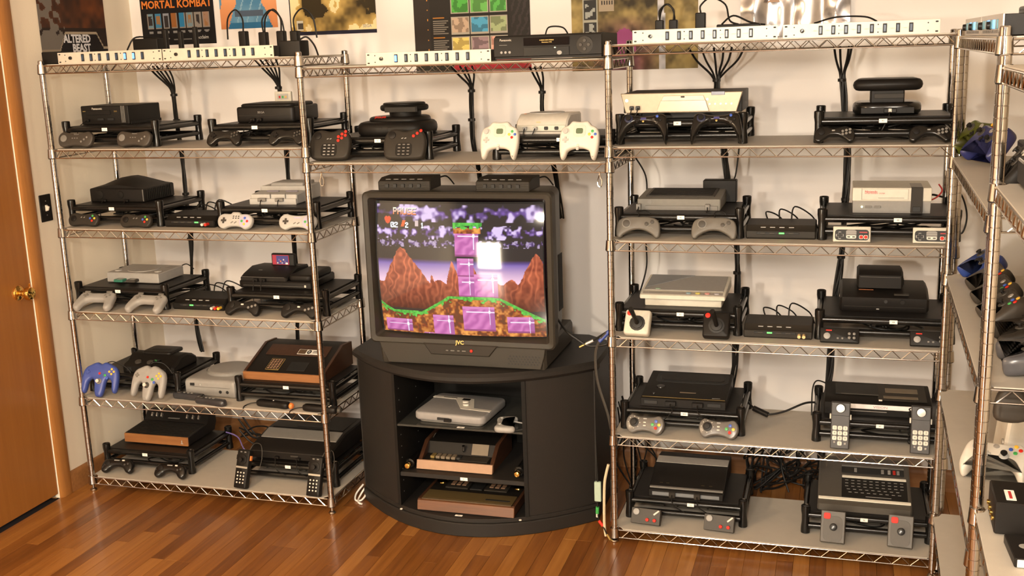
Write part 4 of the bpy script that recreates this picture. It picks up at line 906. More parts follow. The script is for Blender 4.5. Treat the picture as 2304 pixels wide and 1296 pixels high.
MB().slab(rrect(.226, .042, .004), 0, .002, .0005, SM @ T3(.032, .208, 0)).build('slot_panel', ink, r); MB().slab(rrect(.226, .009, .002), 0, .003, .0005, SM @ T3(.032, .236, 0)).build('slot_trim', midgrey, r)
MB().slab(rrect(.034, .026, .001), 0, .003, .0005, SM @ T3(-.052, .208, 0)).build('slot_block', charcoal, r)
for x, m in ((-.030, grey), (.068, grey), (.092, ltgrey), (.110, red), (.124, grey)): MB().slab(rrect(.010, .026, .001), 0, .0036, .0005, SM @ T3(x, .208, 0)).build('slot_mark', m, r)
# ================================================================ television and stand
standm = mat('black_ash_vinyl', (.019, .0165, .0145), .5, 0, .25, 500, .25, 500, spec=.25)
STX = -.605; SZ = .660
st = T('tv_stand', 'black bow-fronted television stand with open shelves between two curved panels', 'tv stand', (STX, 0, 0))
def bow(x, w_=.505, f=-.085, k=.26): return f+k*(abs(x)/w_)**2.0
def bowline(x0, x1, off=0, n=14, **k): return [(x0+(x1-x0)*i/n, bow(x0+(x1-x0)*i/n, **k)+off) for i in range(n+1)]
def deck(name, z0, z1, hw, off, back, c=.006, m=None):
    o = bowline(-hw, hw, off)+[(hw, back-.10), (hw-.12, back), (-hw+.12, back), (-hw, back-.10)]
    return MB().slab(o, z0, z1, c).build(name, m or standm, st)
deck('top_board', .622, SZ, .520, -.018, .56, .012); deck('base_board', 0, .055, .505, -.006, .55, .004); deck('bottom_board', .055, .072, .500, .004, .55, .002)
for s in (-1, 1):
    a, b = (.265, .495)
    f_ = bowline(a, b, .004)
    o = f_+[(x, y+.018) for x, y in reversed(f_)]
    MB().slab([(s*x, y) for x, y in o], .072, .622, .003).build('front_panel', standm, st)
    MB().box(s*.492, .335, .347, .018, .33, .55, .002).build('side_panel', standm, st)
    MB().slab([(s*x, y) for x, y in [(.258, bow(.258)), (.272, bow(.272)-.002), (.272, .40), (.258, .40)]], .072, .622, .002).build('inner_panel', mat('shaded_board', (.010, .009, .008), .6, spec=.2), st)  # board colour darkened to paint in the shade inside the stand
    for zz in np.arange(.12, .60, .048):
        for yy in (.02, .20): MB().cyl((s*.2582, yy, zz), (s*.2568, yy, zz), .0025, 6).build('shelf_pin_hole', brush, st)
MB().box(0, .42, .347, .98, .012, .55, .001).build('back_panel', mat('shaded_board', (.010, .009, .008), .6, spec=.2), st)
gm = bpy.data.materials.new('smoked_glass'); gm.use_nodes = True
gb = gm.node_tree.nodes['Principled BSDF']; gb.inputs['Base Color'].default_value = (.05, .05, .045, 1); gb.inputs['Roughness'].default_value = .05; gb.inputs['Alpha'].default_value = .85
MB().slab([(-.257, -.012), (.257, -.012), (.257, .40), (-.257, .40)], .408, .416, .001).build('glass_shelf', gm, st)
MB().slab([(-.257, -.008), (.257, -.008), (.257, .40), (-.257, .40)], .196, .214, .002).build('middle_shelf', standm, st)
for x, z, y, s_ in ((.005, .4168, -.004, '50'), (.010, .205, -.0088, '51'), (.0, .0735, -.058, '52')):
    flat = s_ != '51'
    lb = MB().box(0, 0, 0, .030, .012 if flat else .001, .001 if flat else .013, .0003).build('number_label', white, st, (x, y, z)); text(lb, s_, .009, ink, (0, 0, .0006) if flat else (0, -.0007, 0), 'top' if flat else 'front', name='digits', ext=.0001)
for s in (-1, 1): MB().lathe([(.006, 0), (.005, .003), (.002, .004)], 10, T3(s*.246, -.046+.0, .072)).build('screw_cap', offwhite, st)
# things on the stand's shelves
r = con('striped_console', 'grey flat console with a pale zig-zag stripe across its lid', STX-.042, .010, .4165, .255, -4)
w_, d_ = .300, .255
MB().pillow(rrect(w_, d_, .028, 5), .010, .044, .010).build('body', ltgrey if False else mat('cool_grey_plastic', (.255, .245, .24), .45), r); MB().slab(rrect(w_-.03, d_-.03, .02), 0, .016, .003).build('base', midgrey, r)
zz = .0442
MB().slab([(-.149, .080), (-.02, .078), (.035, -.030), (.149, -.040), (.149, -.060), (.020, -.050), (-.045, .056), (-.149, .060)], zz-.001, zz+.0012, .0003).build('zigzag_stripe', offwhite, r)
MB().slab([(-.02, .078), (.028, .074), (.072, -.036), (.020, -.050)], zz-.001, zz+.0010, .0003).build('stripe_panel', offwhite, r)
B('display_window', glassdark, r, .000, .060, zz+.001, .034, .020, .002)
for y in (.022, -.010): MB().pillow(circ(.013, 16, .009), 0, .008, .003, T3(.022-y*.45, y, zz)).build('push_button', offwhite, r)
B('name_print', darkgrey, r, -.075, .070, zz+.0012, .060, .007, .0006); B('port', ink, r, -.02, -d_/2-.001, .024, .052, .006, .010); port(r, .0, .022, -d_/2, black, .03, .012)
for yy in (.105,): B('handle', ltgrey, r, .02, d_/2-.002, .030, .10, .012, .02)
r = T('pistol_gamepad', 'grey handled gamepad hanging over the glass shelf edge in the stand', 'controller', (STX+.215, .055, .4165), 100)
MB().pillow(O_PS, 0, .032, .014, T3(-.02, 0, 0) @ Matrix.Scale(.8, 4)).build('body', grey, r); MB().cyl((.0, .02, .02), (.0, -.03, .01), .003, 8).build('cord', grey, r); feat(r, .026, [('c', 'button', .02, .06, .006, .003, ltgrey), ('c', 'button', -.05, .06, .006, .003, ltgrey)])
r = con('walnut_console', 'dark walnut wedge console with a copper front lip and piano keys', STX-.046, .045, .2145, .265)
w_, d_ = .318, .265
MB().prof([(-d_/2+.01, 0), (d_/2, 0), (d_/2, .085), (-.03, .078), (-.055, .036), (-d_/2, .030)], -w_/2+.014, w_/2-.014, .002).build('body', softblack, r)
for s in (-1, 1): MB().prof([(-d_/2+.01, 0), (d_/2, 0), (d_/2, .092), (-.035, .086), (-d_/2+.01, .030)], s*(w_/2-.008)-.008, s*(w_/2-.008)+.008, .001).build('wood_side', wdark, r)
MB().prof([(-d_/2-.012, .002), (-d_/2+.006, .0), (-d_/2+.010, .034), (-d_/2-.002, .036)], -w_/2, w_/2, .001).build('copper_lip', copper, r)
for i in range(6): B('piano_key', (gold if i == 0 else tan if i < 5 else ink), r, -.105+i*.022, -.086, .038, .018, .034, .012, c=.002)
B('cartridge_slot', charcoal, r, .07, -.090, .036, .12, .05, .004); MB().slab(rrect(.070, .045, .001), 0, .002, .0005, T3(.08, -.044, .060) @ Matrix.Rotation(rad(58), 4, 'X')).build('tan_panel', tan, r)
MB().lathe([(.004, 0), (.006, .006), (.004, .018), (.007, .026), (.002, .028)], 12, T3(.012, -.052, .050)).build('chrome_toggle', chrome, r)
for dx, dy, rz, lb in ((-.232, .030, 0, 'black plunger hand controller with gold tip squeezed beside the walnut console'), (.222, .035, 0, 'black plunger hand controller with gold tip at the shelf front'), (.222, .225, 0, 'black plunger hand controller lying at the back of the middle shelf')):
    r = T('plunger_controller', lb, 'controller', (STX+dx, dy, .2145+.021), rz)
    MB().lathe([(.004, -.13), (.016, -.128), (.018, -.09), (.017, -.02), (.020, -.012), (.021, 0), (.016, .004)], 18, Matrix.Rotation(rad(90), 4, 'X')).build('grip', blackgloss, r)
    MB().lathe([(.007, .002), (.006, .012), (.012, .014), (.014, .022), (.010, .028), (.003, .029)], 14, Matrix.Rotation(rad(90), 4, 'X')).build('plunger', brass, r)
    cord(r, [(0, .13, 0), (.02, .16, .02), (.06, .15, .08 if dx < 0 else .02)], .002, darkgrey)
r = con('gold_console', 'low gold and wood console with two keypads and brass discs', STX+.020, -.040, .0724, .300)
w_, d_ = .400, .300
MB().slab(rrect(w_-.02, d_-.02, .004), .006, .044, .003).build('body', softblack, r)
MB().prof([(-d_/2-.002, .004), (-d_/2+.014, .002), (-d_/2+.016, .044), (-d_/2+.004, .042)], -w_/2, w_/2, .002).build('wood_front', wnut, r)
for s in (-1, 1): MB().box(s*(w_/2-.006), 0, .026, .012, d_-.02, .040, .002).build('wood_side', wdark, r)
B('gold_deck', mat('dull_gold', (.24, .175, .075), .38, .7), r, 0, -d_/2+.062, .0455, w_-.03, .080, .004); B('dark_strip', mat('bronze_strip', (.09, .06, .03), .4), r, 0, -d_/2+.020, .0452, w_-.03, .014, .004); B('name_plate', ink, r, .12, -d_/2+.048, .048, .10, .012, .001)
for s in (-1, 1):
    t_ = B('hand_tray', charcoal, r, s*.082, .052, .0455, .095, .13, .006)
    for i in range(3):
        for j in range(4): MB().box(s*.082+(i-1)*.024, .030+j*.024-.010, .0495, .017, .017, .002, .0004).build('key', copper, t_)
    MB().lathe([(.024, 0), (.022, .004), (.003, .005)], 24, T3(s*.162, .048, .044)).build('disc', brass, r)
B('centre_bay', ink, r, 0, .052, .0455, .050, .13, .005)
cord(r, [(-.18, .13, .04), (-.19, .15, .07), (-.17, .16, .10)], .003, grey)
# television
TVX = -.5875
tv = T('television', 'large dark grey tube television showing a paused platform game', 'television', (TVX, 0, SZ))
W2, Z0, Z1 = .3725, .082, .672
tvm = mat('tv_shell', (.030, .026, .020), .45, 0, .1, 200, .15, 700, spec=.28)
def frame_ring(w0, h0, r0, w1, h1, r1, y0, y1, cz):
    a = rrect(w0, h0, r0, 5); b = rrect(w1, h1, r1, 5)
    return [[(x, y0, z+cz) for x, z in a], [(x, y1, z+cz) for x, z in b]]
czb = (Z0+Z1)/2; hb = Z1-Z0
A_ = rrect(2*W2, hb, .020, 5); A2 = rrect(2*W2-.012, hb-.012, .018, 5); I1 = rrect(.700, .545, .012, 5); I2 = rrect(.672, .518, .014, 5)
sz = (1.037-SZ)-czb
rings_ = [[(x, .50, z*.55+czb-.03) for x, z in rrect(2*W2*.62, hb*.9, .05, 5)], [(x, .32, z+czb) for x, z in rrect(2*W2*.86, hb*.95, .03, 5)], [(x, .06, z+czb) for x, z in A2], [(x, .055, z+czb) for x, z in A_], [(x, .006, z+czb) for x, z in A_], [(x, 0, z+czb) for x, z in A2], [(x, .004, z+czb+sz) for x, z in I1], [(x, .045, z+czb+sz) for x, z in I2]]
MB().rings(rings_, cap1=False).build('cabinet', tvm, tv, ang=25)
MB().prof([(.015, .0), (.44, .0), (.44, .09), (.012, .09), (.004, .050)], -.335, .335, .010).build('pedestal', tvm, tv)
MB().slab([(-.330, .068), (-.335, .086), (.335, .086), (.330, .055), (.315, .004), (-.300, .004)], 0, .012, .003, T3(0, .012, 0) @ FRONT).build('front_skirt', tvm, tv)
sk = MB().slab([(-.15, .090), (-.12, .046), (.115, .046), (.15, .090)], 0, .016, .004, T3(0, .010, 0) @ FRONT).build('control_panel', charcoal, tv)
text(sk, 'JVC', .021, gold, (0, -.0065, .098), bold=.0006)
for i, x in enumerate((-.052, -.030, -.006, .016)): B('button', midgrey, sk, x, -.008, .066, .016 if i % 2 else .010, .004, .004)
MB().pillow(circ(.006, 14), 0, .006, .002, T3(.046, -.006, .068) @ FRONT).build('power_button', red, sk)
for i in range(10):
    for j in range(4): MB().cyl((.19+i*.0125+(j % 2)*.006, .0005, .022+j*.010), (.19+i*.0125+(j % 2)*.006, -.0015, .022+j*.010), .0034, 6).build('speaker_hole', ink, tv)
for i in range(0, 7): B('side_vent', ink, tv, W2*.93, .16+i*.012, .30, .004, .004, .22)
# the picture on the tube
def noise2(h, w_, s, seed):
    rg = np.random.RandomState(seed); g = rg.rand(int(h/s)+3, int(w_/s)+3)
    yy, xx = np.mgrid[0:h, 0:w_]/s; y0 = yy.astype(int); x0 = xx.astype(int); fy = yy-y0; fx = xx-x0
    fy = fy*fy*(3-2*fy); fx = fx*fx*(3-2*fx)
    return (g[y0, x0]*(1-fx)+g[y0, x0+1]*fx)*(1-fy)+(g[y0+1, x0]*(1-fx)+g[y0+1, x0+1]*fx)*fy
GL = {'P': '11110 10001 10001 11110 10000 10000 10000', 'A': '01110 10001 10001 11111 10001 10001 10001', 'U': '10001 10001 10001 10001 10001 10001 01110', 'S': '01111 10000 10000 01110 00001 00001 11110', 'E': '11111 10000 10000 11110 10000 10000 11111', '0': '01110 10011 10011 10101 11001 11001 01110', '2': '01110 10001 00001 00110 01000 10000 11111', '1': '00100 01100 00100 00100 00100 00100 01110'}
def game_picture(H_=216, W_=288):
    im = np.zeros((H_, W_, 3)); v, u = np.mgrid[0:H_, 0:W_]; v = v/H_; u = u/W_
    im[:] = (.035, .028, .026)
    n1 = noise2(H_, W_, 15, 1)*.6+noise2(H_, W_, 6, 2)*.4
    for c0, c1, sc_, sd in ((.02, .145, 13, 3), (.17, .27, 8, 5), (.275, .33, 4.5, 7)):
        n = noise2(H_, W_, sc_, sd)*.62+noise2(H_, W_, sc_*.45, sd+20)*.38
        band = (v > c0) & (v < c1); edge = np.minimum(v-c0, c1-v)/(c1-c0)*2
        k = np.clip((n-.56+.25*np.clip(edge, 0, 1))*5, 0, 1)*band
        hi = np.clip((n-.52)*6, 0, 1)[..., None]
        col = np.array([.20, .10, .42])*(1-hi)+np.array([.78, .62, .92])*hi
        if sd == 7: col = col*.6
        im = im*(1-k[..., None])+col*k[..., None]
    hz = np.clip((v-.44)/.14, 0, 1)[..., None]; sky = np.array([.16, .10, .42])*(1-hz)+np.array([.92, .62, .78])*hz
    m = (v > .455) & (v < .62); im[m] = sky[m]
    t_ = np.clip((v-.42)/.035, 0, 1)[..., None]; m = (v > .42) & (v <= .46); im[m] = ((1-t_)*np.array([.05, .03, .03])+t_*sky)[m]
    # mountains
    ridge = .575+.02*np.sin(u*60)+.02*noise2(H_, W_, 7, 9)
    def peak(cx, top, wl, wr):
        d_ = np.where(u < cx, (cx-u)/wl, (u-cx)/wr); return top+d_**1.15*.26
    for pk in ((.155, .325, .11, .17), (.47, .42, .05, .07), (.955, .36, .11, .10), (.345, .525, .04, .05), (.60, .48, .12, .10)): ridge = np.minimum(ridge, peak(*pk)+.02*noise2(H_, W_, 4, 31)-.01)
    m = (v > ridge) & (v < .80)
    tex = noise2(H_, W_, 5, 12)*.5+.5*np.clip(np.sin(u*150+v*18+noise2(H_, W_, 12, 4)*9), 0, 1)
    sh = np.clip((.80-v)/.25, 0, 1)
    col = np.stack([.20+.55*tex, .035+.16*tex, .018+.07*tex], -1)*(.12+.88*sh[..., None])+np.array([.05, .012, .008])
    im[m] = col[m]
    # ground line
    gx = [0, .05, .09, .27, .40, .44, .74, 1.0]; gy = [.755, .80, .825, .83, .735, .70, .705, .875]
    g = np.interp(u[0], gx, gy)[None, :]
    soil = v > g
    sn = noise2(H_, W_, 7, 14)*.6+noise2(H_, W_, 3.2, 15)*.4
    scol = np.stack([.16+.80*np.clip((sn-.38)*2, 0, 1), .05+.42*np.clip((sn-.45)*2, 0, 1), .02+.10*np.clip((sn-.5)*2, 0, 1)], -1)
    im[soil] = scol[soil]
    def block(x0, x1, y0, y1):
        m = (u > x0) & (u < x1) & (v > y0) & (v < y1)
        stp = .5+.5*np.sin((u*1.33+v)*70+noise2(H_, W_, 9, 21)*4)
        c_ = np.stack([.52+.20*stp, .13+.10*stp, .40+.15*stp], -1)
        im[m] = c_[m]
        e = (u > x1-.025) & m; im[e] = np.array([.45, .13, .38]); e = (v < y0+.018) & m; im[e] = (.70, .25, .55); e = (v > y1-.012) & m; im[e] = (.33, .08, .22)
        lt = m & (abs(v-(y0+.042)) < .0035) & (u > x0+.02); im[lt] = (.93, .80, .95); lt = m & (abs(u-(x1-.028)) < .0025) & (v < y0+.14); im[lt] = (.85, .72, .93)
        lt = m & (abs(v-(y0+.042)) < .012) & (abs(u-(x1-.028)) < .006); im[lt] = (1, .96, 1)
    for b_ in ((.49, .63, .20, .39), (.50, .60, .405, .54), (.505, .60, .54, .695), (.60, .735, .52, .70), (.03, .20, .885, .985), (.335, .46, .842, 1.0), (.52, .705, .765, .955), (.775, .93, .84, .965), (.27, .33, .985, 1.0)): block(*b_)
    m = (v > .185) & (v < .225) & (u > .485) & (u < .645); im[m] = scol[m]*1.1
    gn = noise2(H_, W_, 3, 17)
    def grass(yc, x0, x1): 
        m = (v > yc-.010) & (v < yc+.012+.035*gn*(noise2(H_, W_, 5, 18) > .55)) & (u > x0) & (u < x1)
        im[m] = np.stack([.05+.10*gn, .32+.38*gn, .04+.06*gn], -1)[m]
    grass(g, 0, 1); grass(.155+0*g, .480, .650)
    def glyphs(s, x0, y0, px, colf):
        for ch in s:
            for j, row in enumerate(GL[ch].split()):
                for i, b_ in enumerate(row):
                    if b_ == '1':
                        yy, xx = int(y0+j*px), int(x0+i*px)
                        im[yy+1:yy+int(px)+2, xx+1:xx+int(px)+2] *= .15
            for j, row in enumerate(GL[ch].split()):
                for i, b_ in enumerate(row):
                    if b_ == '1':
                        yy, xx = int(y0+j*px), int(x0+i*px); im[yy:yy+int(px+.99), xx:xx+int(px+.99)] = colf(j/6)
            x0 += 6*px
    glyphs('PAUSE', .115*W_, .050*H_, 1.45, lambda t: np.array([.95, .95-.72*t, .80-.72*t]))
    glyphs('02', .100*W_, .155*H_, 1.15, lambda t: np.array([.86, .92, .98])); glyphs('2', .192*W_, .155*H_, 1.15, lambda t: np.array([.86, .92, .98])); glyphs('1', .288*W_, .155*H_, 1.15, lambda t: np.array([.86, .92, .98]))
    hx, hy = (u-.078)/.018, (v-.142)/.026
    m = ((hx**2+hy**2-1)**3+hx**2*hy**3 < 0); im[m] = (.85, .10, .04)
    m = (abs(u-.178-(v-.16)*-.25) < .010) & (abs(v-.160) < .022); im[m] = (.85, .14, .04)
    m = (abs(u-.262) < .012) & (abs(v-.158) < .022); im[m] = (.70, .55, .55)
    vig = 1-.25*((u-.5)**2+(v-.5)**2)
    border = (u < .008) | (u > .992) | (v < .012) | (v > .992); im[border] = .01
    return np.clip(im*vig[..., None], 0, 1)
def print_mesh(name, im, w_, h_, m, parent, M, bulge=0):
    """a printed or lit rectangle: one face per picture cell, colours kept on the mesh itself"""
    H_, W_ = im.shape[:2]
    xs = np.linspace(-w_/2, w_/2, W_+1); ys = np.linspace(h_/2, -h_/2, H_+1)
    X, Y = np.meshgrid(xs, ys); Z = bulge*((1-(X/(w_*.5))**2)*.55+(1-(Y/(h_*.5))**2)*.45) if bulge else np.zeros_like(X)
    v = np.stack([X, Y, Z], -1).reshape(-1, 3)
    i = np.arange(H_*W_); a = (i//W_)*(W_+1)+i % W_
    f = np.stack([a, a+W_+1, a+W_+2, a+1], -1)
    me = bpy.data.meshes.new(name); me.from_pydata(v.tolist(), [], f.tolist()); me.update()
    me.polygons.foreach_set('use_smooth', [True]*len(me.polygons))
    at = me.attributes.new('print', 'FLOAT_COLOR', 'FACE'); c4 = np.ones((H_*W_, 4), np.float32); c4[:, :3] = np.clip(im, 0, 1).reshape(-1, 3)
    at.data.foreach_set('color', c4.ravel()); me.materials.append(m)
    o = bpy.data.objects.new(name, me); C.objects.link(o); o.parent = parent; o.matrix_local = M
    return o
print_mesh('screen', game_picture(), .668, .514, vcol('tube_picture', .06, 1.0, .6), tv, T3(0, .045, 1.037-SZ) @ FRONT, .050)
# selector boxes on the television and AV switchers on the shelves
def selector(x, y, z, rz, label):
    r = T('selector_box', label, 'switch box', (x, y, z), rz)
    MB().prof([(-.065, 0), (.065, 0), (.065, .046), (-.030, .046), (-.065, .034)], -.105, .105, .003).build('case', charcoal, r)
    for i in range(5):
        B('push_button', ink, r, -.068+i*.032, -.066, .018, .014, .008, .014); B('indicator', grey, r, -.068+i*.032, -.050, .0405, .020, .004, .002)
    for k in range(5): B('front_rib', softblack, r, 0, -.0652, .006+k*.006, .206, .001, .0015, c=.0003)
    cord(r, [(.09, .06, .03), (.12, .09, .035), (.14, .12, .0)], .003)
selector(-.806, .115, 1.332, 2, 'black five-button selector box on the television, nearer the door-side shelving'); selector(-.408, .105, 1.332, -2, 'black five-button selector box on the television, nearer the corner-side shelving')
def avswitch(x, y, z, label, m, led, plugs, w_=.238):
    r = T('av_switcher', label, 'switch box', (x, y, z))
    MB().prof([(-.075, .006), (-.068, 0), (.075, 0), (.075, .050), (-.045, .046), (-.062, .030), (-.075, .028)], -w_/2, w_/2, .004).build('case', m, r)
    B('display_strip', ink, r, -.01, -.0765, .022, .145, .003, .007)
    for i in range(4): B('push_button', ltgrey, r, -.060+i*.032, -.055, .039, .018, .004, .003); B('indicator', led_g if i == led else darkgrey, r, -.060+i*.032, -.078, .022, .018, .002, .005)
    for i, pm_ in enumerate(plugs):
        MB().cyl((w_/2-.045+i*.016, -.070, .016), (w_/2-.045+i*.016, -.098, .016), .006, 10).build('plug', pm_, r)
    for k in range(3): cord(r, [(-.05+k*.04, .07, .04), (-.06+k*.05, .10, .07+.01*k), (-.02+k*.06, .14, .05), (.02+k*.05, .17, .0)], .0028)
avswitch(-1.767, .145, z_(ZL, 2), 'black AV switcher with white and red plugs between two racks', softblack, 3, (offwhite, red), .235); avswitch(-1.778, .165, z_(ZL, 3), 'black AV switcher with a yellow and red plug cluster between two racks', softblack, 1, (offwhite, red, yellow), .245)
avswitch(.586, .150, z_(ZR, 2), 'dark grey AV switcher with one green light, no plugs in front', charcoal, 2, ()); avswitch(.584, .135, z_(ZR, 3), 'dark grey AV switcher with two pale yellow plugs in front', charcoal, 1, (mat('cream_plug', (.75, .52, .25), .4), mat('cream_plug', (.75, .52, .25), .4)))

# ================================================================ on the top shelves
def rackstrip(x, y, z, rz, label, lit=()):
    r = T('rack_power_strip', label, 'power strip', (x, y, z), rz, 'rack power strips on the top shelves')
    MB().box(0, .075, .022, .430, .150, .040, .001).build('chassis', darkgrey, r)
    p = MB().slab(rrect(.482, .044, .001), 0, .003, .0005, T3(0, 0, .022) @ FRONT).build('front_panel', mat('anodised_panel', (.56, .52, .44), .42, .15), r)
    MB().lathe([(.007, 0), (.0065, .006), (.003, .0065)], 14, T3(-.180, -.003, .022) @ FRONT).build('key_switch', blackgloss, r)
    for i in range(8):
        xx = -.122+i*.0395
        MB().box(xx, -.0045, .022, .0125, .004, .029, .0008).build('rocker_frame', ink, r); MB().box(xx, -.007, .022, .0085, .004, .022, .001).build('rocker', led_b if i in lit else mat('rocker_blue', (.03, .055, .10), .25), r)
        B('switch_legend', mat('pale_print', (.55, .52, .46), .5), r, xx-.0165, -.0032, .021, .012, .0006, .004, c=0)
    for sx_ in (-1, 1):
        for zz in (.007, .037): MB().slab(rrect(.009, .005, .0024), 0, .0008, .0002, T3(sx_*.231, -.003, zz) @ FRONT).build('rack_slot', ink, r)
    for xx in (-.205, -.065, .055, .205):
        for zz in (.010, .034): MB().cyl((xx, -.002, zz), (xx, -.0042, zz), .0022, 8).build('screw', ink, r)
    for i in range(6): MB().box(-.16+i*.065, .152, .022, .03, .008, .026, .001).build('outlet', ink, r)
    return r
YR = -.003
rackstrip(-2.006, YR, ZL[0]+S, 0, 'silver rack power strip with two switches glowing blue, nearest the brown door', (5, 6)); rackstrip(-1.520, YR, ZL[0]+S, 0, 'silver rack power strip on the door-side shelving, next to a black power block')
rackstrip(-.662, YR, ZM[0]+S, 0, 'silver rack power strip beside the video recorder', (0,)); rackstrip(.328, YR, ZR[0]+S, 0, 'silver rack power strip on the corner-side shelving, nearer the video recorder'); rackstrip(.826, YR, ZR[0]+S, 0, 'silver rack power strip on the corner-side shelving, nearest the room corner')
r = T('video_recorder', 'black video cassette recorder with round jog buttons', 'video recorder', (-.215, .002, ZM[0]+S))
w_, d_ = .390, .270
MB().prof([(0, .006), (d_, .004), (d_, .086), (.012, .088), (0, .080)], -w_/2, w_/2, .003).build('case', softblack, r)
MB().prof([(-.008, .016), (.004, .012), (.004, .082), (-.002, .082), (-.008, .050)], -w_/2, w_/2, .002).build('front', softblack, r)
B('cassette_door', glassdark, r, -.002, -.006, .064, .165, .006, .028); B('control_window', blackgloss, r, -.002, -.008, .030, .165, .008, .030); B('pilot_light', mat('pale_led', (.9, .95, .6), .4, emit=1.5), r, .03, -.0125, .042, .006, .001, .003)
MB().lathe([(.007, 0), (.007, .003), (.003, .0035)], 16, T3(.046, -.012, .024) @ FRONT @ Matrix.Scale(1.3, 4, (1, 0, 0))).build('play_button', grey, r)
MB().lathe([(.030, 0), (.029, .004), (.020, .005)], 24, T3(.135, -.004, .048) @ FRONT).build('jog_ring', charcoal, r)
for dx, dz in ((0, .014), (.014, 0), (0, -.014), (-.014, 0)): MB().pillow(circ(.0065, 12), 0, .004, .001, T3(.135+dx, -.009, .048+dz) @ FRONT).build('jog_button', darkgrey, r)
for i in range(3): MB().cyl((-.166+i*.015, -.004, .030), (-.166+i*.015, -.010, .030), .0045, 12).build('jack', [yellow, offwhite, red][i] if False else grey, r)
text(r, 'Panasonic', .011, offwhite, (-.150, -.0085, .072)); text(r, '4 HEAD HI-FI STEREO', .0055, gold, (.0, -.0098, .068)); text(r, 'Omnivision VHS', .0055, gold, (0, -.0098, .061)); B('name_line', grey, r, -.160, -.006, .055, .03, .003, .002)
cord(r, [(-.06, .20, .085), (-.05, .22, .115), (.0, .23, .112), (.02, .24, .08)], .003)
def adapter(x, y, z, w_, d_, h_, label, loop=None, rz=0):
    r = T('power_adapter', label, 'power adapter', (x, y, z), rz)
    MB().slab(rrect(w_, d_, .004), 0, h_, .003).build('case', softblack, r)
    if loop: cord(r, loop, .0034)
    return r
zt = ZL[0]+S
adapter(-2.30, .06, zt, .10, .07, .050, 'black power adapter at the end of the door-side top shelf by the door', None)
adapter(-2.02, .30, zt, .12, .08, .092, 'black power adapter behind the power strip nearest the door', [(.05, 0, .09), (-.08, .02, .10), (-.11, .0, .06), (-.10, -.04, .02)])
for i, (x, h1) in enumerate(((-1.90, .125), (-1.83, .115), (-1.76, .130))): adapter(x, .235, zt, .018, .02, h1, 'slim upright black plug block behind the door-side power strips')['group'] = 'upright plug blocks on the door-side shelving'
for i, (x, h1, sg) in enumerate(((-1.545, .135, -1), (-1.455, .128, 1), (-1.375, .130, -1), (-1.315, .128, 1))): adapter(x, .245, zt, .032, .032, h1-.03, 'black mains plug with a looped cord above the door-side power strips', [(0, 0, h1-.03), (0, 0, h1+.02), (sg*.035, .01, h1+.055), (sg*.075, .015, h1+.02), (sg*.085, .02, h1-.06)]).__setitem__('group', 'looped mains plugs on the door-side shelving')
adapter(-1.235, .075, zt, .090, .075, .058, 'black power block beside the second silver power strip', [(.02, 0, .056), (.05, .01, .07), (.07, .03, .04), (.075, .05, .0)])
zt = ZR[0]+S
for x, lp in ((.135, 1), (.185, -1)): adapter(x, .28, zt, .03, .03, .08, 'dark mains plug leaning behind the power strip by the video recorder', [(0, 0, .08), (0, 0, .115), (lp*.03, .01, .135), (lp*.05, .015, .10), (lp*.055, .02, .02)])['group'] = 'dark mains plugs on the corner-side shelving'
adapter(.285, .26, zt, .036, .03, .100, 'upright mains plug with a high looped cord in front of the bare wall', [(0, 0, .10), (0, 0, .125), (.035, .01, .150), (.085, .015, .125), (.10, .02, .07), (.13, .03, .055)])
adapter(.42, .25, zt, .15, .06, .056, 'flat black adapter with tangled cords behind the corner-side power strip', [(-.06, 0, .056), (-.02, .01, .085), (.04, .01, .06), (.09, .02, .05)])
cb = T('arched_cable', 'black cord arching over the power strip nearest the room corner', 'cord', (.77, .12, zt+.046)); MB().tube(curve3([(-.09, 0, 0), (-.02, .02, .018), (.07, .01, .016), (.11, .02, .0)], 6), .003, 6).build('cable', rubber, cb)

# ================================================================ cable bundles behind the shelves
def bundle(label, pts, fan, n=6, r=.0042, spread=.010, zsp=.12, ties=(), tail=None):
    root = T('cable_bundle', label, 'cables', (0, 0, 0), 0, 'cable bundles behind the shelves'); rg = random.Random(len(pts)*7+int(pts[0][0]*100))
    base = curve3(pts, 8)
    for k in range(n):
        a = 2*math.pi*k/n; ph = rg.uniform(0, 6)
        q = [(x+spread*math.cos(a+z*9+ph*.2)*(.8+.4*math.sin(z*7+ph)), y+spread*math.sin(a+z*9), z) for x, y, z in base]
        x0, y0, z0 = pts[0]; f = fan[k % len(fan)]
        head = curve3([(x0+f, y0-.10, z0+zsp), (x0+f*.75, y0-.05, z0+zsp*.62), (x0+f*.3, y0-.01, z0+zsp*.25), q[0]], 4)[:-1]
        MB().tube(head+q, r, 6).build('cable', rubber, root)
    for t in ties:
        i = min(range(len(base)), key=lambda j: abs(base[j][2]-t)); x, y, z = base[i]
        MB().lathe([(spread+r*.6, -.006), (spread+r*1.25, -.005), (spread+r*1.25, .005), (spread+r*.6, .006)], 12, T3(x, y, z)).build('cable_tie', black, root)
    return root
YB = .47
bundle('black cable bundle hanging behind the door-side shelving, nearer the door', [(-2.045, YB, 1.70), (-2.045, YB, 1.60), (-2.035, YB, 1.42), (-2.035, YB, 1.20), (-2.035, YB, 1.0), (-2.05, YB, .80), (-2.045, YB, .62), (-2.03, YB, .52)], (-.05, -.025, -.005, .02, .045), ties=(1.69, 1.58, 1.25, 1.05))
bundle('black cable bundle hanging behind the door-side shelving, nearer the television', [(-1.530, YB, 1.72), (-1.520, YB, 1.62), (-1.515, YB, 1.43), (-1.52, YB, 1.20), (-1.515, YB, 1.02), (-1.52, YB, .80), (-1.53, YB, .60)], (-.05, -.025, .0, .025, .05), ties=(1.71, 1.3, 1.1, .75))
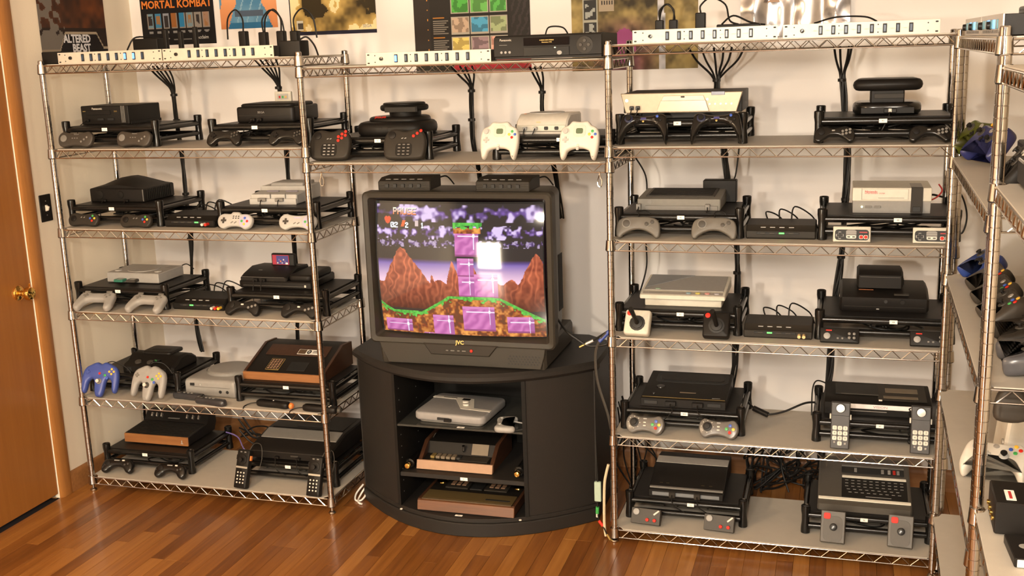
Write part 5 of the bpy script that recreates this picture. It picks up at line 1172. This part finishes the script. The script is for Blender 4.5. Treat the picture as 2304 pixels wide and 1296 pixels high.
bundle('black cable bundle rising from behind the television, middle of the bridge', [(-.66, YB, 1.69), (-.665, YB, 1.58), (-.66, YB, 1.46), (-.66, .53, 1.33), (-.65, .56, 1.15)], (-.045, -.01, .01, .04), n=5, ties=(1.68, 1.56), zsp=.09)
bundle('black cable bundle rising from behind the television, near the small white console', [(-.365, YB, 1.67), (-.370, YB, 1.60), (-.35, YB, 1.48), (-.33, .53, 1.33), (-.32, .56, 1.15)], (-.02, 0, .025), n=4, ties=(1.67,), zsp=.10)
bundle('black cable bundle hanging behind the corner-side shelving, nearer the television', [(.32, YB, 1.70), (.325, YB, 1.62), (.352, YB, 1.42), (.37, YB, 1.25), (.40, YB, 1.05), (.405, YB, .80), (.40, YB, .60), (.385, YB, .46), (.38, YB, .25)], (-.09, -.045, .0, .035, .065, .11), ties=(1.70, 1.42, .97), n=7)
bundle('black cable bundle hanging behind the corner-side shelving, nearer the room corner', [(.775, YB, 1.69), (.785, YB, 1.60), (.80, YB, 1.42), (.80, YB, 1.25), (.79, YB, 1.0), (.77, YB, .80), (.765, YB, .60), (.75, YB, .45), (.74, YB, .22)], (-.03, -.01, .02, .03), ties=(1.69, 1.25, 1.02), n=6)
def loose(label, pts, r=.003, m=None, group=None, ends=()):
    o = T('loose_cable', label, 'cable', pts[0], 0, group); p0 = Vector(pts[0])
    MB().tube(curve3([tuple(Vector(p)-p0) for p in pts], 8), r, 6).build('cable', m or rubber, o)
    for p, q, rr, mm, nm in ends: MB().cyl(tuple(Vector(p)-p0), tuple(Vector(q)-p0), rr, 10).build(nm, mm, o)
    return o
loose('thin black cable hanging beside the corner-side shelving post above the boomerang pads', [(.01, .43, 1.42), (.05, .45, 1.34), (.052, .46, 1.24), (.045, .46, 1.12), (.05, .46, .98), (.02, .45, .86)], .0035)
loose('black cable sagging from the television to the corner-side shelving', [(-.24, .14, .83), (-.185, .06, .803), (-.14, .05, .775), (-.106, .05, .755), (-.07, .05, .754), (-.025, .05, .766), (.03, .12, .79)], .0045)
loose('black cable with a gold plug dangling beside the corner-side shelving post', [(.02, .10, .835), (-.03, .06, .808), (-.0807, .05, .775)], .0045, None, None, (((-.0807, .05, .775), (-.108, .05, .761), .006, silver, 'sleeve'), ((-.108, .05, .761), (-.1338, .05, .7468), .004, gold, 'gold_tip')))
loose('grey cable curving down between the stand and the corner-side shelving', [(-.020, .055, .812), (-.0434, .05, .792), (-.066, .05, .755), (-.0733, .05, .717), (-.072, .05, .66), (-.0618, .05, .5965), (-.0263, .05, .4763), (-.012, .05, .36), (-.012, .05, .20), (-.022, .05, .06)], .0055, darkgrey, None, (((-.020, .055, .812), (-.058, .05, .772), .0075, bluepad, 'blue_plug'),))
loose('cream cable standing beside the corner-side shelving post on the floor', [(-.0265, .03, .298), (-.036, .03, .26), (-.0431, .03, .2155), (-.046, .03, .12), (-.0457, .03, .046), (-.040, .026, .006)], .0055, mat('cream_cable', (.62, .50, .33), .5))
loose('thin dark cable with a red sleeve running along the floor by the post', [(-.078, .06, .081), (-.073, .05, .068), (-.0685, .04, .0596), (-.051, .03, .0438), (-.034, .010, .025), (-.0139, -.012, .0093)], .003, None, None, (((-.0685, .04, .0596), (-.051, .03, .0438), .006, red, 'red_sleeve'), ((-.030, .006, .022), (-.0139, -.012, .0093), .005, gold, 'gold_tip')))
gb_ = loose('dark cable with a green sleeve and pale box beside the stand', [(-.085, .08, .40), (-.080, .065, .30), (-.0755, .06, .213), (-.0768, .06, .133), (-.079, .06, .09)], .003, None, None, (((-.0785, .06, .108), (-.0795, .06, .081), .007, green, 'green_sleeve'), ((-.0795, .06, .081), (-.0795, .06, .066), .0055, offwhite, 'white_tip')))
MB().box(.0095, -.02, -.228, .026, .014, .080, .002).build('pale_box', mat('pale_green_box', (.38, .48, .38), .5), gb_)
loose('white coiled cable on the floor between the door-side shelving and the stand', [(-1.135, .215, .045), (-1.150, .175, .02), (-1.140, .140, .006), (-1.115, .135, .006), (-1.105, .165, .018), (-1.118, .200, .038), (-1.132, .165, .010), (-1.118, .120, .006), (-1.095, .105, .006)], .004, white)
loose('purple-grey cable on the bottom door-side shelf between two consoles', [(-1.90, .40, .16), (-1.84, .40, .14), (-1.76, .33, .105), (-1.66, .30, .125), (-1.60, .30, .15)], .003, violet)
loose('black power cord joining the two consoles below the lowest middle shelf', [(.455, .30, ZR[4]+.075), (.49, .26, ZR[4]+.055), (.535, .24, ZR[4]+.038), (.60, .26, ZR[4]+.045), (.68, .30, ZR[4]+.072), (.735, .33, ZR[4]+.066)], .004, None, None, (((.49, .262, ZR[4]+.052), (.545, .24, ZR[4]+.036), .011, black, 'inline_connector'),))
rg = random.Random(5)
tang = T('cable_tangle', 'heap of tangled black cables behind the bottom corner-side shelf', 'cables', (.60, .60, .0))
for k in range(16):
    pts = [(rg.uniform(-.18, .16), rg.uniform(-.07, .07), rg.uniform(.02, .30 if k < 4 else .17)) for _ in range(6)]; pts.sort(key=lambda p: p[0]+rg.uniform(-.08, .08))
    pts[0] = (pts[0][0], pts[0][1], .006)
    MB().tube(curve3(pts, 7), rg.uniform(.003, .005), 6).build('cable', rubber, tang)
tang2 = T('cable_tangle', 'dark cables hanging between the stand and the corner-side shelving near the floor', 'cables', (-.03, .42, .0))
for k in range(9):
    x0 = rg.uniform(-.07, .09); pts = [(x0, rg.uniform(.03, .12), .42-rg.uniform(0, .12)), (x0+rg.uniform(-.05, .05), rg.uniform(.03, .14), .24), (x0+rg.uniform(-.06, .06), rg.uniform(.02, .14), .12), (x0+rg.uniform(-.08, .08), rg.uniform(.0, .14), .006)]
    MB().tube(curve3(pts, 7), rg.uniform(.003, .005), 6).build('cable', rubber, tang2)
tang3 = T('cable_tangle', 'dark cables behind the bottom shelf of the door-side shelving', 'cables', (-1.78, .50, 0))
for k in range(7):
    pts = [(-.10, rg.uniform(-.02, .04), rg.uniform(.1, .2)), (-.03, rg.uniform(-.02, .05), rg.uniform(.05, .16)), (.06, rg.uniform(-.02, .05), rg.uniform(.04, .15)), (.15, rg.uniform(-.02, .05), .006)]
    MB().tube(curve3(pts, 7), .004, 6).build('cable', rubber, tang3)
# ================================================================ posters
def col_poster(w_, h_, px, fn, seed):
    H_, W_ = int(h_*px), int(w_*px); v, u = np.mgrid[0:H_, 0:W_]; return np.clip(fn(u/W_, v/H_, H_, W_, seed), 0, 1)**1.25
def lerp3(a, b, t): return np.array(a)*(1-t[..., None])+np.array(b)*t[..., None]
def poster(name, label, x0, x1, zb, zt, fn, seed, wall='back', px=190, rough=.5, wave=0):
    w_, h_ = x1-x0, zt-zb; im = col_poster(w_, h_, px, fn, seed)
    if wall == 'back': r = T(name, label, 'poster', ((x0+x1)/2, YW-.0015, zb)); M = T3(0, 0, h_/2) @ FRONT
    else: r = T(name, label, 'poster', (XW+.0015, (x0+x1)/2, zb)); M = T3(0, 0, h_/2) @ Matrix.Rotation(rad(90), 4, 'Z') @ FRONT
    o = print_mesh('print', im, w_, h_, vcol(name+'_ink', rough), r, M)
    return r, w_, h_
def rect(im, u, v, x0, x1, y0, y1, c): im[(u >= x0) & (u < x1) & (v >= y0) & (v < y1)] = c
def p_beast(u, v, H_, W_, s):
    n = noise2(H_, W_, 14, s)*.6+noise2(H_, W_, 5, s+1)*.4
    im = lerp3((.05, .035, .03), (.26, .10, .04), np.clip(n*1.3-.2, 0, 1)*(v < .75)); m = (v > .45) & (u < .35) & (n > .45); im[m] = (.22, .20, .18)
    top = np.interp(u[0], [0, .26, .36, .83, .93, 1], [.905, .905, .782, .782, .89, .89])[None, :]
    im[v > top] = (.025, .02, .022); im[abs(v-top) < .008] = (.42, .36, .28); im[(v > .90)] *= .8; return im
r, w_, h_ = poster('fantasy_poster', 'dark brown poster with a silver title plate on the wall beside the door', .128, .565, 1.845, 2.45, p_beast, 3, 'left')
tm = mat('poster_silver_ink', (.62, .62, .66), .45)
for s_, z, y_ in (('ALTERED', .1015, .012), ('BEAST', .062, .036)): text(r, s_, .047, tm, (.0016, y_, z), rot=(rad(90), 0, rad(90)), ext=.0003, bold=.0016, sx=.92)
def p_mk(u, v, H_, W_, s):
    im = np.zeros((H_, W_, 3)); im[:] = (.02, .018, .02)
    for i in range(8):
        x0 = .075+i*.108; rect(im, u, v, x0, x0+.088, .70, .838, (.30, .27, .24))
        c = [(.20, .30, .36), (.08, .25, .40), (.30, .32, .36), (.34, .16, .06), (.05, .24, .42), (.22, .30, .34), (.30, .28, .26), (.36, .24, .18)][i]; rect(im, u, v, x0+.008, x0+.080, .706, .832, c)
        n = noise2(H_, W_, 4, s+i); m = (u > x0+.02) & (u < x0+.066) & (v > .725) & (v < .832) & (n > .45); im[m] = (.34, .20, .10) if i % 2 else (.06, .05, .05)
        rect(im, u, v, x0+.01, x0+.07, .848, .858, (.36, .30, .05)); rect(im, u, v, x0+.015, x0+.075, .866, .872, (.28, .28, .28)); rect(im, u, v, x0+.02, x0+.07, .880, .886, (.25, .25, .25))
    rect(im, u, v, .07, .94, .690, .694, (.25, .18, .04)); rect(im, u, v, .07, .94, .935, .940, (.14, .13, .12)); rect(im, u, v, .12, .2, .935, .96, (.26, .04, .03)); rect(im, u, v, .25, .36, .925, .94, (.30, .30, .30)); rect(im, u, v, .42, .66, .945, .952, (.2, .2, .2)); return im
r, w_, h_ = poster('fighter_poster', 'black poster with an orange title above a row of eight small portraits', -2.372, -1.984, 1.912, 2.40, p_mk, 40)
text(r, 'MORTAL KOMBAT', .048, mat('fire_ink', (.62, .17, .02), .45), (.0, -.0016, .182), ext=.0003, bold=.0012, sx=.93); text(r, 'Acclaim', .022, mat('grey_ink', (.5, .5, .48), .5), (.125, -.0016, .030), ext=.0002, sx=.9)
def p_fist(u, v, H_, W_, s):
    n = noise2(H_, W_, 9, s); im = lerp3((.10, .26, .42), (.22, .40, .55), n); m = abs(((u*6+v*3) % 1)-.5) < .06; im[m] = (.30, .46, .58)
    rect(im, u, v, 0, 1, .93, 1, (.05, .20, .36)); rect(im, u, v, .25, .75, .80, .87, (.12, .16, .22))
    for cx, sg in ((.16, 1), (.86, -1)):
        d = ((u-cx)/.13)**2+((v-.70)/.095)**2; arm = (abs(u-cx+sg*(v-.7)*.55) < .12) & (v > .70) & (v < .99)
        sk = lerp3((.62, .27, .12), (.80, .44, .24), np.clip(.8-(v-.62)*1.6, 0, 1)); m = (d < 1) | arm; im[m] = sk[m]
        for k in range(4): im[(abs(u-cx+.09-k*.055) < .006) & (abs(v-.63) < .025)] = (.35, .14, .06)
    m = (n > .62) & (v < .62); im[m] = (.62, .70, .74); return im
poster('brawl_poster', 'light blue poster with two raised fists', -1.953, -1.664, 1.972, 2.38, p_fist, 61)
def p_gold(u, v, H_, W_, s):
    n = noise2(H_, W_, 22, s)*.55+noise2(H_, W_, 8, s+1)*.3+noise2(H_, W_, 3, s+2)*.15
    st_ = noise2(H_, W_, 30, s+5); w2 = np.clip((n-.3)*2.2+.25*np.sin(u*5+v*14+st_*6), 0, 1)
    im = lerp3((.05, .035, .015), (.70, .52, .20), w2); hi = w2 > .88; im[hi] = (.84, .74, .46)
    m = (v > .55) & (n < .42); im[m] = (.06, .045, .02); im[(v > .965) | (u < .012)] = (.03, .03, .06); rect(im, u, v, .07, .15, .86, .955, (.62, .60, .52)); rect(im, u, v, .08, .14, .885, .935, (.10, .09, .08)); return im
r, w_, h_ = poster('battle_poster', 'golden brown poster of swirling shapes', -1.602, -1.184, 1.931, 2.42, p_gold, 80)
text(r, 'SEGA', .018, mat('steel_ink', (.25, .28, .34), .5), (.165, -.0016, .030), ext=.0002)
def p_grid(u, v, H_, W_, s):
    im = np.zeros((H_, W_, 3)); im[:] = (.03, .025, .022); n = noise2(H_, W_, 3, s)
    rect(im, u, v, 0, .14, 0, 1, (.045, .035, .03)); rect(im, u, v, .82, 1, 0, 1, (.035, .03, .028)); m = (u > .84) & (np.sin((u*2+v)*60+n*3) > .4); im[m] = (.06, .05, .05)
    cs = [(.10, .36, .08), (.16, .40, .12), (.12, .38, .10), (.46, .36, .28), (.10, .34, .50), (.34, .40, .24), (.62, .50, .18), (.30, .22, .24), (.60, .34, .28), (.30, .4, .5), (.5, .3, .2), (.2, .3, .2), (.16, .36, .12), (.2, .42, .15), (.4, .3, .25)]
    k = 0
    for j, y0 in enumerate((.18, .30, .42, .545, .665, .785)):
        for i in range(3):
            x0 = .325+i*.165; c = np.array(cs[(k*4+j) % 15 if j < 3 else ((j-3)*3+i) % 15]); rect(im, u, v, x0, x0+.152, y0, y0+.105, (.45, .42, .36))
            m = (u > x0+.008) & (u < x0+.144) & (v > y0+.008) & (v < y0+.097); t = np.where(noise2(H_, W_, 4, s+k) > .52, 1.25, .75)[..., None]; im[m] = np.clip(c*t, 0, 1)[m]; k += 1
        for q in range(7): rect(im, u, v, .165, .30-(q*7 % 3)*.02, y0+.018+q*.0125, y0+.0235+q*.0125, (.26, .24, .21))
        rect(im, u, v, .165, .26, y0, y0+.008, (.50, .24, .05)); rect(im, u, v, .112, .122, y0+.01, y0+.018, (.60, .30, .06)); rect(im, u, v, .112, .122, y0+.07, y0+.078, (.60, .30, .06))
    rect(im, u, v, 0, 1, .895, .915, (.03, .01, .10)); rect(im, u, v, .33, 1, .93, 1, (.40, .03, .05)); rect(im, u, v, .02, .31, .93, .99, (.03, .03, .02)); return im
poster('screenshot_poster', 'tall black poster with a grid of small coloured pictures', -1.008, -.486, 1.752, 2.45, p_grid, 120, px=230)
def p_foil(u, v, H_, W_, s):
    n = noise2(H_, W_, 16, s)*.5+noise2(H_, W_, 6, s+1)*.35+noise2(H_, W_, 2.5, s+2)*.15; im = lerp3((.06, .045, .02), (.45, .36, .16), np.clip((n-.25)*1.9, 0, 1))
    m = (v > .70) & (u > .20) & (u < .72); t = np.clip((v-.66)*4, 0, 1); pk = lerp3((.10, .04, .05), (.36, .09, .24), np.clip((n-.2)*1.4, 0, 1)); bl = np.clip(1-abs(u-.42)/.30, 0, 1)*np.clip((v-.68)*6, 0, 1)*np.clip(.3+n*1.3, 0, 1); im = im*(1-bl[..., None])+pk*bl[..., None]
    m = ((u-.42)/.09)**2+((v-.86)/.10)**2 < 1; im[m] = (.36, .10, .26)
    for y0 in (.585, .705): rect(im, u, v, .09, .21, y0, y0+.135, (.42, .42, .36)); rect(im, u, v, .10, .20, y0+.012, y0+.12, (.05, .05, .05)); m = (u > .11) & (u < .19) & (v > y0+.02) & (v < y0+.11) & (noise2(H_, W_, 3, s+9) > .55); im[m] = (.40, .42, .40)
    rect(im, u, v, .22, .34, .52, .66, (.42, .36, .28))
    for q in range(5): rect(im, u, v, .235+q*.02, .247+q*.02, .55, .57, (.5, .12, .08)); rect(im, u, v, .235+q*.02, .247+q*.02, .60, .62, (.06, .05, .05))
    m = (abs(u-.71-(v-.7)*.03) < .028) & (v > .55); im[m] = np.clip(.35+.6*(noise2(H_, W_, 4, s+4)[..., None]-.2), 0, 1).repeat(3, -1)[m]*np.array([.85, .85, .9]); return im
poster('collage_poster', 'dark gold poster with pink patches and two small screen pictures', -.308, .214, 1.741, 2.45, p_foil, 160)
pf_ = T('foil_sheet', 'crumpled silver foil sheets hung on the wall above the corner-side shelving', 'foil', (.59, YW-.008, 1.855))
rg = np.random.RandomState(4); fm = MB(); nx, nz = 60, 40
nn = noise2(nz+1, nx+1, 9, 33)*.020+noise2(nz+1, nx+1, 4, 34)*.008
vs = []; fs_ = []
for j in range(nz+1):
    for i in range(nx+1):
        x = -.207+.414*i/nx; fold = .010*abs(math.sin(i/nx*math.pi*4)); vs.append((x, -float(nn[j, i])-fold*.6, .52*j/nz))
for j in range(nz):
    for i in range(nx): a = j*(nx+1)+i; fs_.append((a, a+1, a+nx+2, a+nx+1))
MB().add(vs, fs_).build('sheet', mat('crumpled_foil', (.55, .54, .56), .22, .9), pf_, ang=60)
MB().add([(-.105, -.036, .13), (-.055, -.036, .13), (-.075, -.036, .155)], [(0, 1, 2)]).build('torn_sticker', copper, pf_)

# ================================================================ right wall shelving
zc = lambda i: ZCU[i]+S
RZ = CANG
def C_at(u, v, i): return CP(u, v, zc(i))
# mixer on the top shelf
r = T('patch_mixer', 'silver-faced rack unit with glowing blue meters on the corner shelving, nearer the post', 'audio unit', C_at(.965, .0, 0), RZ)
MB().box(0, .085, .024, .46, .17, .044, .001).build('chassis', black, r); MB().slab(rrect(.482, .046, .001), 0, .004, .0005, T3(0, .0, .024) @ FRONT).build('front_panel', mat('mixer_panel', (.40, .36, .32), .35, .5), r)
for i in range(6): B('meter', led_b if i in (2, 4) else mat('teal_meter', (.05, .16, .20), .3, emit=.3), r, -.17+i*.062, -.005, .026, .034, .003, .020)
for x in (-.21, .0): MB().lathe([(.010, 0), (.009, .010), (.007, .011)], 14, T3(x, -.003, .024) @ FRONT).build('knob', black, r)
for i in range(18): B('tick', ink, r, -.18+i*.022, -.0042, .010, .002, .001, .007, c=0)
MB().cyl((.229, .06, .026), (.236, .06, .026), .010, 14).build('side_knob', black, r)
copy_thing(r, C_at(.470, .0, 0), RZ, 'silver-faced rack unit with glowing blue meters on the corner shelving, nearer the room corner')
bx = T('black_box', 'plain black box lying on the rack unit on the corner shelving', 'box', CP(.98, .13, zc(0)+.0465), RZ); MB().slab(rrect(.16, .14, .004), 0, .018, .003).build('case', black, bx); B('lid_line', darkgrey, bx, 0, -.0705, .010, .14, .001, .002)
# level two: two upright gamepads, a black console
xb = [('k', 'stick_base', -.045, .082, .014, .009, .012, black, darkgrey), ('p', 'direction_pad', -.020, .060, .018, .003, black), ('k', 'stick_base', .022, .060, .013, .009, .012, black, darkgrey), ('c', 'guide_button', 0, .090, .008, .002, silver)]+abxy(.048, .085, .012, .0055, (yellow, red, green, blue))
O_XB = mir([(0, .106), (.03, .106), (.055, .112), (.072, .098), (.080, .065), (.084, .025), (.076, 0), (.062, .004), (.046, .036), (.025, .046), (0, .046)])
def wallpad(label, u, v, i, m, lean=50, rz=0, group=None, f=None): return pad('handled_gamepad', label, *C_at(u, v, i), O_XB, .045, m, f or xb, lean, RZ+rz, .009, group)
wallpad('olive green handled gamepad tilted up on the corner shelving', .055, .055, 1, greenpad, 52, 30); wallpad('deep blue handled gamepad tilted up on the second corner shelf', .235, .060, 1, deepnavy, 48, 25)
r = T('upright_console', 'matte black console box standing on the corner shelving behind the navy pad', 'game console', C_at(.62, .225, 1), RZ)
MB().slab(rrect(.28, .20, .006), .004, .095, .004).build('case', softblack, r)
for i in range(6): B('vent', ink, r, -.10+i*.04, -.1005, .05, .02, .002, .06)
B('disc_slot', darkgrey, r, 0, -.1005, .080, .2, .002, .004)
wallpad('black handled gamepad with white and red buttons before the black console box', .84, .075, 1, softblack, 50, 0, None, [(a[:-1]+((offwhite if k % 2 else red),)) if a[1] == 'button' else a for k, a in enumerate(xb)])
# level three
wallpad('navy blue handled gamepad at the corner end of the third corner shelf', .14, .060, 2, mat('bright_blue_plastic', (.022, .05, .22), .3), 36, 14)
for k in range(3): wallpad('brown-black handled gamepad in the row of three on the third corner shelf', .34+k*.18, .060, 2, padbrown, 34, 8, 'row of three dark pads')
r = T('tower_console', 'black upright console with a ribbed spine at the back of the third corner shelf', 'game console', C_at(.50, .265, 2), RZ)
MB().slab(rrect(.42, .10, .008), .003, .115, .005).build('case', blackgloss, r)
for i in range(9): B('spine_rib', black, r, -.18+i*.045, -.051, .06, .03, .004, .09)
B('gold_edge', gold, r, .10, -.053, .06, .004, .003, .09); B('red_mark', red, r, .02, -.053, .098, .02, .002, .012)
wallpad('large charcoal handled gamepad lying flat near the post of the third corner shelf', .885, .060, 2, charcoal, 12, 0)
wallpad('pewter grey handled gamepad lying flat on the third corner shelf edge', 1.075, .050, 2, mat('pewter_plastic', (.07, .07, .078), .28), 10, 0)
# level four
r = T('white_tower_console', 'white upright console with curved sides on the fourth corner shelf', 'game console', C_at(.60, .195, 3), RZ)
MB().prof([(-.082, 0), (.080, 0), (.072, .10), (.066, .16), (.074, .30), (-.074, .30), (-.066, .16), (-.072, .10)], -.12, .08, .008).build('case', offwhite, r)
B('disc_tray', ltgrey, r, -.02, -.070, .20, .14, .006, .012); MB().lathe([(.012, 0), (.011, .003), (.003, .003)], 16, T3(.05, -.076, .06) @ FRONT).build('power_button', silver, r)
wallpad('white handled gamepad lying before the white tower console', .80, .080, 3, offwhite, 26, 78, None, [(q[:-1]+(ltgrey,)) if q[1] in ('stick_base', 'direction_pad') else q for q in xb])
r = T('black_panel_console', 'upright black console standing beside the white tower console', 'game console', C_at(.86, .255, 3), RZ)
MB().slab(rrect(.17, .075, .006), .003, .235, .004).build('case', softblack, r); B('front_strip', blackgloss, r, 0, -.0385, .14, .12, .003, .17); MB().cyl((-.05, -.037, .03), (-.05, -.042, .03), .006, 12).build('power_button', grey, r)
r = T('dark_bag', 'small dark brown pouch hanging at the corner shelving post', 'pouch', C_at(1.10, .075, 2)); r.location.z = ZCU[2]-.115
MB().pillow(spline([(-.03, 0), (.03, 0), (.036, .04), (.02, .078), (-.02, .078), (-.036, .04)], 4), -.015, .015, .012, Matrix.Rotation(rad(90), 4, 'X')).build('body', padbrown, r); cord(r, [(0, 0, .075), (.005, .002, .10), (0, 0, .115)], .002)
lc = loose('black cable looping down the wall in the corner behind the corner-side shelving', [(1.20, .70, 1.28), (1.235, .69, 1.22), (1.25, .69, 1.15), (1.235, .69, 1.09), (1.205, .70, 1.11), (1.19, .71, 1.16)], .0035)
# nearer shelving
D_at = lambda u, v, i: CP(DU+u, v, ZD[i]+S)
r = T('dark_console', 'black console with a shiny edge on the second shelf of the nearer side-wall shelving', 'game console', D_at(.17, .145, 1), RZ)
MB().slab(rrect(.32, .22, .006), .004, .060, .004).build('case', softblack, r); B('shiny_edge', chrome, r, -.02, -.111, .056, .22, .004, .006); B('side_vent', ink, r, -.1605, 0, .03, .002, .15, .03)
r = T('labelled_console', 'matte black console box with a white name label on its lid', 'game console', D_at(.078, .165, 2), RZ)
MB().slab(rrect(.128, .29, .004), .004, .075, .003).build('case', softblack, r); lb = B('name_label', white, r, .018, -.112, .0755, .056, .020, .001); B('label_line', redink, lb, .018, -.112, .0763, .040, .006, .0006)
for i in range(4): MB().lathe([(.006, 0), (.006, .004), (.003, .005)], 10, T3(-.045+i*.028, -.145, .03) @ FRONT).build('jack', brass, r)
r = T('flip_game', 'black slab game case with grey printed rings and a white edge', 'game case', D_at(.225, .100, 2), RZ+4)
MB().slab(rrect(.115, .12, .003), 0, .020, .002).build('case', black, r); B('white_edge', white, r, .0585, 0, .010, .003, .11, .016)
for i in range(3): MB().lathe([(.010, 0), (.012, .0008), (.008, .001)], 18, T3(.0, -.03+i*.026, .020)).build('printed_ring', grey, r)
cord(r, [(-.03, .06, .01), (-.05, .075, .012), (-.062, .065, .008), (-.055, .05, .006)], .002)
